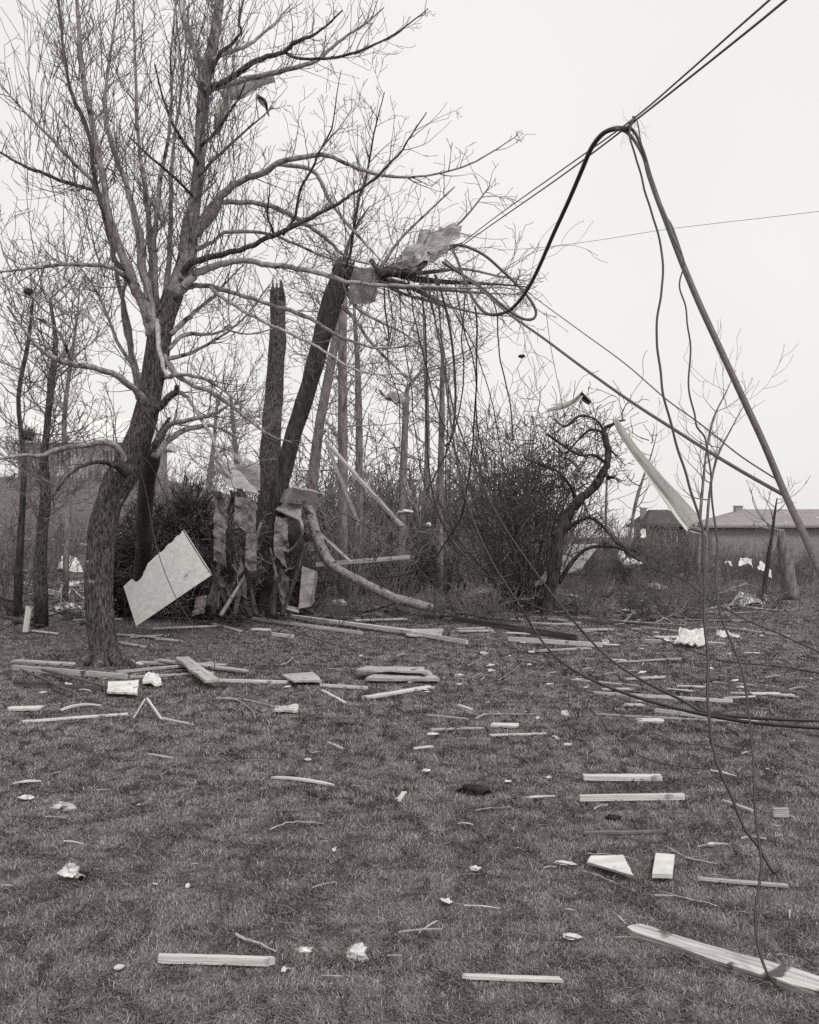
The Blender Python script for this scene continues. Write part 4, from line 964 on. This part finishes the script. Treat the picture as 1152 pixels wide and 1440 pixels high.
strip([(863, 588, 4, 17.5), (876, 612, 9, 17.5), (893, 638, 13, 17.6), (914, 664, 17, 17.8), (936, 692, 20, 18), (956, 717, 24, 18), (974, 740, 26, 18)], 'long pale plastic streamer hanging down from the crooked tree')
strip([(970, 744, 8, 17.9), (984, 748, 6, 17.9), (990, 756, 5, 17.9)], 'torn white tip at the lower end of the long streamer', m='paper')
strip([(770, 578, 4, 17.5), (790, 573, 8, 17.5), (806, 566, 8, 17.5), (816, 556, 5, 17.5)], 'short plastic streamer above the tangled thicket')
strip([(816, 553, 3, 17.5), (822, 562, 6, 17.5), (829, 568, 4, 17.5)], 'small dark rag end beside the short streamer', m='metal_dark')
strip([(312, 136, 6, 12.6), (335, 130, 10, 12.7), (360, 120, 8, 12.8), (386, 110, 4, 12.8)], 'grey rag snagged under the highest right limb')
strip([(322, 134, 5, 12.6), (318, 150, 12, 12.6), (312, 168, 9, 12.6), (305, 186, 4, 12.6)], 'grey plastic rag hanging down beside the upper trunk')
strip([(362, 138, 2, 12.8), (374, 148, 5, 12.8), (377, 160, 2, 12.8)], 'small dangling rag right of the upper trunk', m='plastic_grey')
# panels behind and on the ground
def gsheet(cs, label, m, amp=.015, th=.01, nx=12, ny=6, name='panel', cat='panel', lift=.03, torn=.03, raise_=None, freq=3):
    P = [G(*c) + Vector((0, 0, lift)) for c in cs]
    if raise_:
        for i, h in enumerate(raise_): P[i] = P[i] + Vector((0, 0, h))
    return sheet(P, label, m, nx, ny, amp, freq, th, name, cat, torn=torn)
gsheet([(396, 958), (414, 967), (454, 966), (440, 953)], 'flat grey slab resting on the straight lath', 'wood_grey', th=.02, lift=.05)
gsheet([(514, 963), (620, 964), (602, 950), (530, 955)], 'stack of flat grey boards seen nearly edge on', 'wood_grey', th=.03, lift=.04)
gsheet([(500, 957), (600, 960), (596, 953), (516, 951)], 'upper flat sheet lying on the stacked boards', 'wood_grey', th=.02, lift=.10)
gsheet([(826, 1226), (893, 1243), (878, 1224), (832, 1222)], 'curved pale board like a shark fin on the lawn', 'wood', th=.014, amp=.01, raise_=(0, 0, .03, .02))
gsheet([(917, 1244), (946, 1245), (949, 1216), (922, 1214)], 'small square piece of plywood standing out on the lawn', 'ply', th=.02, amp=.002, torn=.01, name='plywood_piece', cat='plywood sheet')
gsheet([(150, 983), (194, 985), (196, 973), (152, 975)], 'flat white board in front of the pile by the big trunk', 'paper', th=.02, lift=.05, raise_=(0, 0, .06, .05))
gsheet([(200, 967), (228, 968), (222, 955), (204, 957)], 'torn white fluffy piece right behind the flat white board', 'insul', amp=.05, th=.03, freq=9)
gsheet([(571, 898), (620, 900), (625, 888), (575, 889)], 'pale sheet lying just beyond the weathered pole', 'wood_grey', th=.02)
gsheet([(1022, 858), (1078, 850), (1062, 842), (1040, 840)], 'pale torn sheet on the grass at far right', 'paper', amp=.08, th=.01, freq=2, raise_=(0, 0, .02, .12))
sheet([W(752, 824, 20.9), W(818, 800, 20.9), W(842, 767, 22.0), W(800, 768, 22.2)], 'large pale panel leaning behind the crooked tree', 'wood_grey', 14, 10, .04, 1.5, .03, 'panel', 'panel', torn=.02)
sheet([W(660, 836, 21.3), W(764, 826, 21.8), W(764, 818, 22.4), W(680, 822, 22.2)], 'pale flat board seen through the thicket stems', 'wood_grey', 12, 5, .02, 2, .03, 'panel', 'panel')
gsheet([(78, 803), (118, 806), (108, 792), (88, 790)], 'ribbed pale sheet curled on the ground left of the big trunk', 'paper', amp=.10, th=.01, freq=2, raise_=(0, 0, .1, .15))
gsheet([(76, 858), (122, 868), (122, 856), (96, 852)], 'white torn sheeting on the ground behind the big trunk', 'paper', amp=.08, th=.01, freq=4)
gsheet([(420, 1006), (384, 1006), (388, 1000), (420, 999)], 'pile of splintered pale chips at the end of the thicker stick', 'wood_split', amp=.03, th=.02, freq=12, lift=.05, name='splinter_pile', cat='wood pile')

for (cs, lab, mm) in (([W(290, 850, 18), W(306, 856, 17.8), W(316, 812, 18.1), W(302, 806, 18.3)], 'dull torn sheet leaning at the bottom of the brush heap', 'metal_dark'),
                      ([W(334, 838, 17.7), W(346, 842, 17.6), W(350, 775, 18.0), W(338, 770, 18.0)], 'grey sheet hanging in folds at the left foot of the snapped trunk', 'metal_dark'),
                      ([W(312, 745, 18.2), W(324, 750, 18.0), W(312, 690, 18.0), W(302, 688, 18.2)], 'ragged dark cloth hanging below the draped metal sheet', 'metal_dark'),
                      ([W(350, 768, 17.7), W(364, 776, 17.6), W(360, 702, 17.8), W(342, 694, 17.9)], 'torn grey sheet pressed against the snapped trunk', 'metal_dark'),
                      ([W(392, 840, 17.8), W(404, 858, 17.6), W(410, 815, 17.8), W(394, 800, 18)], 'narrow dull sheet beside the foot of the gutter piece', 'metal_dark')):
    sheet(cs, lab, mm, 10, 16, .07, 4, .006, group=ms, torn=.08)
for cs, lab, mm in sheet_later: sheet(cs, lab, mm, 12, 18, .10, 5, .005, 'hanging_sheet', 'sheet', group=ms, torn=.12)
# fallen log
def log():
    P = [(428, 694, 14), (434, 715, 14), (440, 735, 15), (448, 760, 15), (459, 785, 15), (478, 802, 14), (500, 814, 13), (527, 828, 13), (555, 841, 13), (580, 848, 14), (608, 856, 12)]
    pts, rads = limb_points(P, 19.2, 18.2, 5)
    r = empty('fallen_branch', G(600, 860)); tag(r, 'thick pale fallen limb bending down to the ground right of the wreckage', 'branch'); b = Vector(r.location)
    mb = MB(); mb.tube([p - b for p in pts], rads, 14, rough=.15); mb.build('limb', M['limb'], r)
    c = MB(); twigs_on(c, [p - b for p in pts], rads, 3, (.3, .9), .010, 1, rmin=.005, nch=3); c.build('crown', M['twig'], r)
log()
def crumple(px, py, wpx, hpx, label, m='paper', name='torn_scrap', cat='scrap'):
    g0 = G(px, py + hpx * .4); k = g0.y / F; w = wpx * k; h = hpx * k
    A = g0 + Vector((-w * .5, 0, .02)); Bc = g0 + Vector((w * .45, -.2 * w, .015)); Cc = g0 + Vector((w * .35, .3 * w, h * .75)); Dc = g0 + Vector((-w * .3, .35 * w, h * .9))
    return sheet([A, Bc, Cc, Dc], label, m, 12, 9, w * .42, 2.2 / w, max(.003, w * .02), name, cat, torn=.3)
# two charred stumps and a tipped one
for (px, py, top, w, lab) in ((632, 845, 803, 11, 'black broken stump left of the thicket'), (650, 850, 818, 12, 'second black stump, shorter and right of the first'), (646, 832, 780, 7, 'thin dark broken stem behind the two stumps')):
    g0 = G(px, py + 8); m = MB(); p = W(px + 2, top, g0.y); m.tube([g0 - Vector((0, 0, .05)), (g0 + p) * .5 + Vector((-.02, 0, 0)), p], [w * .62 * g0.y / F, w * .5 * g0.y / F, w * .42 * g0.y / F], 10, rough=.25)
    stub_top(m, p, Vector((.2, 0, 1)), w * .45 * g0.y / F, 7, .12)
    o = m.build('tree_stump', M['bark_dark'], loc=g0); tag(o, lab, 'stump')

# fluffy lumps: a displaced blob with many soft fibres
def lump(c, sx, sy, sz, label, m='insul', fib=60, name='insulation_clump', cat='insulation', group=None, sub=(12, 8), amp=.45, fl=.5):
    mb = MB(); nu, nv = sub; sd = rnd.uniform(0, 99)
    for j in range(nv + 1):
        ph = math.pi * j / nv
        for i in range(nu):
            a = 2 * math.pi * i / nu; q = Vector((math.sin(ph) * math.cos(a), math.sin(ph) * math.sin(a), math.cos(ph)))
            k = 1 + amp * mnoise.noise(q * 2.2 + Vector((sd, 0, 0))) * 1.6 + amp * .5 * mnoise.noise(q * 6 + Vector((sd, 3, 0)))
            mb.v.append(Vector((q.x * sx * k, q.y * sy * k, q.z * sz * k)))
    for j in range(nv):
        for i in range(nu):
            mb.f.append((j * nu + i, j * nu + (i + 1) % nu, (j + 1) * nu + (i + 1) % nu, (j + 1) * nu + i))
    s = (sx + sz) / 2
    for _ in range(fib):
        q = rv(); p = Vector((q.x * sx, q.y * sy, q.z * sz)) * .75
        grow(mb, p, q, s * rnd.uniform(.3, 1.0) * fl, s * .05, 0, up=0, wig=.5, rmin=s * .012)
    o = mb.build(name, M[m]); o.location = c; return tag(o, label, cat, group)
def glump(px, py, wpx, hpx, label, **kw):
    g0 = G(px, py + hpx * .35); s = g0.y / F; return lump(g0 + Vector((0, 0, hpx * s * .42)), wpx * s * .5, wpx * s * .38, hpx * s * .5, label, **kw)
glump(502, 1342, 26, 19, 'fluffy pale tuft of insulation at the bottom of the lawn', fib=260, fl=.75, amp=.6, sub=(20, 14))
crumple(403, 1369, 18, 9, 'small pale torn scrap at the bottom left of the tuft')
glump(428, 1337, 20, 8, 'pale flattened chunk left of the fluffy tuft', m='paper', fib=4, name='scrap', cat='scrap')
crumple(98, 1230, 36, 24, 'pale torn scrap standing in a dark tuft at the left', 'paper')
crumple(112, 1236, 20, 12, 'smaller grey piece at the right foot of the pale torn scrap', 'wood_grey')
glump(88, 1137, 36, 14, 'pale splintered chunk at the left of the lawn', m='wood_split', fib=8, name='scrap', cat='scrap')
glump(668, 1112, 42, 15, 'dark clod of soil on the lawn', m='clod', name='soil_clod', cat='clod', amp=.35, fib=90, fl=.35)
glump(862, 1151, 22, 8, 'small dark clod below the two parallel boards', m='clod', name='soil_clod', cat='clod', fib=40)
glump(115, 1232, 24, 12, 'dark grass tuft behind the pale torn scrap', m='clod', name='soil_clod', cat='clod', fib=60)
sheet([G(944, 912) + Vector((0, 0, .03)), G(996, 912) + Vector((0, 0, .03)), W(990, 887, G(975, 912).y + .5), W(960, 884, G(975, 912).y + .6)], 'bright crumpled white sheet at right, largest white thing on the grass', 'paper', 14, 12, .16, 5, .02, 'crumpled_sheet', 'sheet', torn=.12)
for (px, py, w, h, lab) in ((888, 792, 30, 14, 'white fluff caught in the brush right of the crooked tree'), (874, 782, 12, 16, 'upright white fluff left of the larger one in the brush'), (962, 812, 24, 14, 'white folded scrap in the middle of the right brush'),
                            (924, 828, 26, 12, 'whitish heap between the brush and the grass at right'), 
                            (1018, 893, 20, 14, 'white scrap right of the largest crumpled sheet'), (1036, 896, 14, 10, 'second white scrap right of the largest crumpled sheet'), (940, 901, 14, 12, 'grey white scrap left of the largest crumpled sheet'),
                            (1078, 842, 10, 14, 'small upright white scrap at far right'), (861, 852, 10, 8, 'round white lump near the pole under the crooked tree'), (478, 850, 22, 12, 'white fluff lump below the fallen limb'), (466, 822, 30, 16, 'loose pale insulation clump under the fallen limb'),
                            (570, 720, 24, 6, 'white scrap lying high in the scrub behind the fallen limb'), (603, 738, 8, 6, 'small white scrap in the scrub'), (98, 824, 26, 10, 'pale scrap heap left of the big trunk'), (852, 905, 12, 8, 'white scrap just right of the dark beam'), (795, 1004, 12, 12, 'pale standing chip on the mid lawn')):
    s = (22 if py < 800 else G(px, py).y)
    if py < 800:
        lump(W(px, py, 24 if px < 700 else 29), w * .5 * 24 / F, w * .4 * 24 / F, h * .5 * 26 / F, lab, fib=26)
    elif py > 838 and px not in (478,): crumple(px, py, w * 1.15, h, lab)
    else: glump(px, py, w, h, lab, fib=40)
for (px, py, w, h, lab) in ((1024, 794, 12, 7, 'left piece of three torn white sheets caught along the hedge'), (1048, 792, 24, 7, 'middle piece of three torn white sheets caught along the hedge'), (1076, 800, 24, 13, 'right, drooping piece of three torn white sheets caught along the hedge'), (905, 690 + 62, 10, 8, 'tiny torn white sheet in the hedge below the dark house')):
    d = 28.5; sheet([W(px - w / 2, py + h * .1, d), W(px + w / 2, py + h * .7, d - .4), W(px + w * .4, py - h * .3, d + .2), W(px - w * .3, py - h * .5, d + .3)], lab, 'paper', 12, 8, .2, 3, .01, 'torn_sheet', 'sheet', torn=.35)
sheet([W(530, 556, 24.5), W(545, 566, 24.2), W(571, 572, 24.3), W(568, 556, 24.7)], 'ragged grey scrap of sheeting caught high in the forked bare tree', 'plastic_grey', 12, 8, .30, 4, .01, 'torn_sheet', 'sheet', torn=.3)
lump(W(734, 501, 18), .06, .04, .03, 'tiny dark leaf scrap high above the thicket', m='clod', fib=4, name='scrap', cat='scrap')
lump(W(230, 300, 12.1), .05, .05, .16, 'white rag wrapped on an upright limb in the big crown', m='paper', fib=14, name='cloth', cat='cloth')
lump(W(40, 410, 16), .06, .06, .05, 'dark clump like a nest at the left edge', m='twig_dark', fib=260, fl=1.6, name='nest', cat='nest')
lump(W(40, 612, 19), .10, .10, .09, 'dark round clump in the scrub at the left edge', m='twig_dark', fib=300, fl=2.0, name='nest', cat='nest')

# countable small scraps
chip_ids = []
def chip_proto(kind):
    mb = MB(); L = rnd.uniform(.05, .11); w = rnd.uniform(.012, .035)
    if kind == 'chip':
        n = 5; prof = []
        for i in range(n + 1):
            t = i / n; ww = w * (0.35 + math.sin(math.pi * min(1, t * 1.1 + .1)) * .7) * rnd.uniform(.8, 1.2)
            for sgn in (-1, 1):
                for z in (0, 1): mb.v.append(Vector(((t - .5) * L * 2, sgn * ww * .5, z * .010 + .015 * math.sin(t * 3) * rnd.uniform(.6, 1))))
        for i in range(n):
            b = i * 4
            for q in ((0, 2, 6, 4), (1, 5, 7, 3), (0, 4, 5, 1), (2, 3, 7, 6)): mb.f.append(tuple(b + k for k in q))
        mb.f.append((0, 1, 3, 2)); b = n * 4; mb.f.append((b, b + 2, b + 3, b + 1))
    else:
        sd = rnd.uniform(0, 50)
        for j in range(6):
            for i in range(8):
                a = 2 * math.pi * i / 8; ph = math.pi * j / 5; q = Vector((math.sin(ph) * math.cos(a), math.sin(ph) * math.sin(a), math.cos(ph)))
                k = 1 + .9 * mnoise.noise(q * 2.5 + Vector((sd, 0, 0))); mb.v.append(Vector((q.x * .035 * k, q.y * .03 * k, (q.z * .5 + .5) * .03 * k)))
        for j in range(5):
            for i in range(8): mb.f.append((j * 8 + i, j * 8 + (i + 1) % 8, (j + 1) * 8 + (i + 1) % 8, (j + 1) * 8 + i))
    return mb
cp = [(chip_proto('chip').build('wood_chip', M[m], smooth=False), 'small pale splinter of wood lying loose in the grass', 'splinter', 'wood splinters scattered on the lawn') for m in ('wood', 'wood_grey', 'wood', 'wood_grey', 'wood_split')]
sp = [(chip_proto('scrap').build('scrap', M['paper' if k % 2 else 'insul'], smooth=False), 'tiny whitish crumpled scrap lying loose in the grass', 'scrap', 'white scraps scattered on the lawn') for k in range(4)]
fresh = set()
def drop(pr, px, py, s, flat=1.0):
    s *= .8
    o, lab, cat, grp = pr
    if id(o) in fresh: o = o.copy(); COL.objects.link(o)
    else: fresh.add(id(o))
    g0 = G(px, py); o.location = g0 + Vector((0, 0, .018)); o.rotation_euler = (rnd.uniform(-.2, .2), rnd.uniform(-.2, .2), rnd.uniform(-.6, .6) if rnd.random() < .6 else rnd.uniform(0, 6.28)); o.scale = (s * rnd.uniform(.8, 1.6), s * rnd.uniform(.5, 1.1), s * rnd.uniform(.35, .9))
    tag(o, lab, cat, grp)
for (px, py, k, s) in ((598, 1089, 's', 1.2), (714, 1104, 's', 1.2), (756, 1126, 'c', 1.2), (671, 1229, 's', 1.1), (630, 1275, 's', .7), (470, 1203, 's', .9), (794, 1222, 's', 1.1), (590, 1316, 'c', 1.2), (602, 1311, 'c', 1.0),
                       (1003, 1195, 'c', 1.2), (678, 1282, 'c', 1.1), (80, 1155, 'c', .9), (804, 1328, 's', 1.3), (870, 1297, 'c', .9), (195, 1137, 's', .6), (264, 1252, 's', .7), (167, 1368, 's', .7), (218, 1250, 's', .5), (434, 1073, 's', .6),
                       (608, 1038, 's', 1.2), (648, 1042, 'c', 1.1), (646, 966, 's', 1.1), (690, 939, 's', 1.3), (508, 925, 's', 1), (745, 937, 's', 1), (655, 1164, 'c', .8), (500, 1110, 'c', .7), (628, 1275, 's', .8), (1000, 1196, 's', 1),
                       (845, 1140, 'c', 1), (780, 1040, 's', .8), (756, 1013, 's', 1), (800, 1052, 's', .8), (884, 1015, 'c', 1), (925, 955, 's', .9), (1018, 1092, 'c', 1), (1048, 1063, 'c', 1), (1060, 1185, 'c', 1.2), (905, 932, 's', 1.2),
                       (1000, 943, 's', 1.3), (1010, 935, 'c', 1.3), (1042, 970, 's', 1.2), (1098, 1150, 'c', 1.1), (560, 1128, 'c', .6), (38, 1105, 'c', 1.3), (34, 1128, 's', 1.5), (60, 978, 's', 1), (95, 968, 's', 1.8)):
    drop(rnd.choice(cp if k == 'c' else sp), px, py, s)
for _ in range(60):
    py = 1395 - 520 * rnd.random() ** .62; px = rnd.uniform(5, 1145)
    drop(rnd.choice(cp if rnd.random() < .85 else sp), px, py, rnd.uniform(.2, .7))
for _ in range(125):
    py = rnd.uniform(838, 980); px = rnd.gauss(900, 160) if rnd.random() < .65 else rnd.uniform(0, 1150)
    if 0 < px < 1152: drop(rnd.choice(cp if rnd.random() < .6 else sp), px, py, rnd.uniform(.7, 1.7))

# ------------------------------------------------------------------ cables and wires
def cable(P, wpx, label, m='cable', cat='cable', name='cable', k=8, sub=6, lift=.012):
    """P: (px, py, depth or 'g' for lying on the ground); depth between given points runs straight in space"""
    Q = []
    for i, p in enumerate(P):
        d = p[2] if len(p) > 2 else None
        if d == 'g': d = G(p[0], p[1]).y * (1 - lift) - .02
        Q.append([p[0], p[1], d])
    idx = [i for i, q in enumerate(Q) if q[2] is not None]
    L = [0.0]
    for i in range(1, len(Q)): L.append(L[-1] + math.hypot(Q[i][0] - Q[i - 1][0], Q[i][1] - Q[i - 1][1]))
    for a, b in zip(idx[:-1], idx[1:]):
        for i in range(a + 1, b):
            t = (L[i] - L[a]) / (L[b] - L[a]); Q[i][2] = 1 / ((1 - t) / Q[a][2] + t / Q[b][2])
    C = catmull([(q[0], q[1], 1 / q[2]) for q in Q], sub)
    pts = [W(c[0], c[1], 1 / c[2]) for c in C]
    for p in pts: p.z = max(p.z, H(p.x, p.y) + .03)
    for i in range(1, len(pts) - 1):                # slight set and kinks in the line
        if name == 'wire': pts[i] = pts[i] + Vector((mnoise.noise(pts[i] * 3.1), mnoise.noise(pts[i] * 2.7 + Vector((5, 0, 0))), 0)) * .022
    w = wpx if isinstance(wpx, (list, tuple)) else (wpx, wpx)
    # one real thickness for the whole run: taken at its middle
    dm = 1 / C[len(C) // 2][2]; r0 = w[0] * .5 * dm / F
    mb = MB(); n = len(pts) - 1
    mb.tube(pts, [r0 * (1 + (w[1] / w[0] - 1) * sst(.15, .5, i / n)) for i in range(n + 1)], k); o = mb.build(name, M[m], loc=pts[0]); return tag(o, label, cat)
jx = 8.0
cable([(642, 348, 17), (700, 303), (800, 232), (892, 166, jx), (960, 108), (1040, 37, 5.9), (1082, 0), (1150, -62, 4.9)], 2.6, 'upper of two taut lines rising from the folded tree top to the upper right', 'cable_grey', k=6)
cable([(640, 352, 17), (700, 310), (800, 240), (890, 172, jx), (975, 105), (1060, 37, 5.9), (1105, 0), (1180, -62, 4.9)], 3.0, 'lower of two taut lines rising from the folded tree top to the upper right', 'cable_grey', k=6)
cable([(884, 181, jx), (865, 181), (848, 188), (832, 208), (818, 240), (800, 282), (778, 330), (757, 378), (740, 410), (722, 432), (705, 441), (685, 441), (668, 424), (655, 398), (645, 370), (634, 345, 15.5)], 5.2, 'thick black cable sagging in a big loop from the junction of the lines')
cable([(632, 346, 15.5), (650, 345), (680, 358), (708, 382), (732, 405), (748, 425), (754, 440), (748, 449), (730, 446), (705, 428), (672, 400), (640, 380), (622, 368, 15.5)], 4.0, 'small teardrop loop of cable right of the folded tree top', 'cable_grey')
cable([(626, 365, 15.2), (680, 410), (714, 440), (765, 476), (820, 517), (885, 563), (950, 605), (1030, 655), (1104, 697, 7.0)], 4.0, 'taut cable descending from the folded top to the right edge', 'cable_grey')
cable([(735, 405, 14.5), (765, 428), (820, 468), (880, 512), (938, 562), (985, 596), (1040, 640), (1089, 672, 7.2)], 2.0, 'thinner line running above the taut descending cable', 'cable_grey', k=6)
cable([(866, 181, jx + .1), (880, 185), (892, 197), (905, 220), (912, 245), (922, 273), (935, 306), (950, 345), (963, 378), (985, 430), (1015, 495), (1045, 560), (1075, 625), (1103, 692, 6.6), (1130, 750), (1165, 830, 5.6)], (5.0, 8.5), 'thickest grey cable bundle slanting down from the junction to the right edge', 'cable_grey', k=12)
cable([(884, 178, jx - .05), (894, 188), (906, 216), (916, 250), (934, 300), (944, 318), (955, 348), (962, 372, 7.7)], 4.5, 'dark cable twisted round the top of the thickest bundle', 'cable')
cable([(890, 168, jx - .1), (886, 186), (894, 215), (905, 258), (918, 300), (926, 330), (933, 375), (929, 410), (924, 455), (923, 492), (930, 535), (941, 580), (955, 635), (967, 675), (980, 715), (989, 755), (991, 800), (992, 860), (994, 920), (998, 985), (1003, 1035), (1012, 1075), (1030, 1120), (1045, 1165), (1066, 1195), (1080, 1220), (1088, 1228, 'g'), (1098, 1218, 'g')], 3.8, 'black wire hanging from the junction with its end curled on the lawn', 'cable', 'wire', 'wire', 7)
cable([(893, 166, jx - .15), (900, 180), (905, 210), (915, 245), (930, 290), (948, 335), (958, 370), (958, 405), (966, 445), (969, 500), (971, 545), (978, 580), (980, 600), (992, 618), (997, 655), (1000, 690), (1006, 725), (1009, 770), (1007, 820), (1013, 860), (1028, 905), (1045, 960), (1056, 1010), (1060, 1080), (1066, 1150), (1070, 1215), (1062, 1275), (1064, 1325), (1078, 1370), (1098, 1393, 'g')], 2.9, 'black wire hanging to the right of the other, reaching the bottom right corner', 'cable', 'wire', 'wire', 7)
cable([(700, 352, 30), (760, 348), (840, 338), (920, 325), (990, 316, 26), (1200, 292, 24)], .6, 'faint thin wire far away across the sky', 'wire', 'wire', 'wire', 4)
cable([(612, 388, 16.5), (618, 440), (625, 520), (634, 590), (645, 660), (665, 730), (695, 795), (730, 850), (765, 905, 13.4), (800, 938, 'g'), (860, 968, 'g'), (950, 996, 'g'), (1064, 1017, 'g'), (1200, 1026, 'g')], 3.0, 'left of two slack cables sweeping down across the thicket onto the grass', 'cable', lift=.09)
cable([(600, 385, 16.5), (612, 450), (628, 530), (642, 590), (665, 650), (700, 725), (750, 800), (800, 865), (850, 920, 12.6), (900, 955, 'g'), (960, 985, 'g'), (1000, 1004, 'g'), (1104, 1012, 'g'), (1210, 1014, 'g')], 3.0, 'right of two slack cables sweeping down across the thicket onto the grass', 'cable', lift=.09)
cable([(612, 386, 16), (622, 415), (634, 470), (640, 530), (640, 580), (634, 618), (626, 628, 16)], 3.6, 'black cable end hanging straight under the folded top', 'cable')
cable([(540, 398, 16.4), (541, 430), (546, 460), (546, 478), (540, 476, 16.4)], 2.6, 'short black wire hanging near the metal panel', 'cable', 'wire', 'wire', 5)
cable([(668, 430, 16), (671, 470), (670, 530), (667, 590), (661, 660), (650, 720), (632, 755), (605, 790), (570, 808), (530, 812, 18)], 2.4, 'wire dropping then curving left behind the fallen limb', 'cable', 'wire', 'wire', 5)
cable([(590, 392, 16.6), (598, 450), (600, 520), (600, 590), (606, 680), (625, 740), (655, 785), (690, 812), (720, 808, 17.5)], 2.2, 'slim wire curving right across the stumps', 'wire', 'wire', 'wire', 5)
cable([(190, 640, 11.8), (210, 650), (235, 700), (262, 755), (297, 806), (330, 845), (400, 882), (470, 906), (540, 925, 13.4)], 1.6, 'thin line crossing the chipboard to its right corner', 'wire', 'wire', 'wire', 4)
cable([(196, 655, 11.8), (207, 700), (218, 760), (232, 805), (250, 845), (275, 885), (298, 925), (302, 938), (300, 952, 'g')], 1.5, 'thin string crossing the middle of the chipboard down to the boards', 'wire', 'string', 'string', 4)
cable([(448, 704, 17.5), (520, 742), (580, 775), (650, 808), (720, 838), (800, 868), (870, 880), (960, 910), (1040, 940), (1104, 962, 12), (1190, 990, 11)], 1.8, 'thin line running right from the duct low over the lawn', 'wire', 'wire', 'wire', 4)
cable([(838, 718, 20), (870, 760), (910, 795), (960, 815), (1000, 845), (1050, 872), (1104, 895, 13), (1190, 935, 11)], 2.2, 'slack wire from the crooked tree to the right edge', 'wire', 'wire', 'wire', 4)
cable([(758, 860, 'g'), (790, 935, 'g'), (830, 995, 'g'), (870, 1040, 'g'), (915, 1070, 'g'), (995, 1083, 'g')], 1.4, 'thin wire lying in an arc on the mid lawn', 'wire', 'wire', 'wire', 4)
cable([(845, 985, 'g'), (890, 1016, 'g'), (950, 1044, 'g'), (1000, 1050, 'g'), (1050, 1056, 'g')], 1.4, 'shorter thin wire lying right of the first arc', 'wire', 'wire', 'wire', 4)
cable([(768, 438, 16.5), (775, 490), (785, 540), (795, 590, 16.5)], 1.0, 'hair thin thread hanging below the taut descending cable', 'wire', 'string', 'string', 3)
cable([(90, 822, 'g'), (84, 832, 'g'), (87, 842, 'g'), (95, 838, 'g'), (101, 828, 'g'), (108, 834, 'g'), (118, 842, 'g')], 2.2, 'pale looped rope on the ground left of the big trunk', 'paper', 'rope', 'rope', 5)

# clamp and frayed strands where the lines meet
def clamp():
    c = W(889, 171, 7.98); r = empty('wire_clamp', c); tag(r, 'frayed clamp where the taut lines and hanging cables meet', 'clamp')
    m = MB(); d = (W(960, 108, 7.1) - W(800, 232, 9.3)).normalized(); u = Vector((0, 1, 0)).cross(d).normalized()
    m.tube([d * -.05, d * -.03, d * .03, d * .05], [.012, .02, .02, .012], 8); m.build('sleeve', M['metal_dark'], r)
    b = MB(); b.tube([u * -.035, u * .035], [.008, .008], 6); b.tube([u * .03, u * .045], [.014, .014], 6); b.tube([u * -.045, u * -.03], [.014, .014], 6); b.build('bolt', M['metal_dark'], r)
    f = MB()
    for _ in range(26):
        p = d * rnd.uniform(-.12, .06) + Vector((rnd.uniform(-.02, .05), 0, rnd.uniform(-.10, .02))); grow(f, p, rv() + Vector((.3, 0, -.3)), rnd.uniform(.05, .22), .0016, 0, up=-.08, wig=.4, rmin=.0007)
    f.build('strands', M['wire'], r)
clamp()
# thin wires trailing from the folded tree top
for i, P in enumerate((
    [(575, 392, 16.8), (582, 440), (596, 500), (610, 560), (632, 615), (655, 670), (682, 720, 17)],
    [(592, 385, 16.4), (606, 430), (618, 470), (628, 520), (630, 600), (626, 680), (634, 740, 17.4)],
    [(640, 400, 16.6), (652, 460), (668, 520), (672, 600), (690, 680), (718, 760), (745, 830, 17.5)],
    [(560, 398, 17), (566, 460), (578, 540), (584, 610), (600, 690), (640, 770), (665, 800, 18)],
    [(655, 410, 16.8), (650, 470), (652, 540), (640, 600), (622, 650), (600, 690, 17.5)],
    [(618, 392, 16.2), (640, 440), (668, 490), (690, 560), (706, 640), (722, 710), (750, 790), (770, 860, 17)],
    [(690, 415, 16.6), (700, 450), (702, 500), (716, 560), (722, 620, 17)],
    [(545, 404, 17), (552, 450), (545, 500), (560, 560), (562, 620, 17.6)])):
    cable(P, 1.5 if i % 2 else 2.0, 'thin wire trailing from the folded tree top, %s' % ('ending over the fallen limb', 'ending straight above the two black stumps', 'running on down through the thicket', 'curving behind the black stumps', 'bowed left low down', 'reaching the crooked tree', 'short and furthest right', 'short and furthest left')[i], 'wire', 'wire', 'wire', 4)
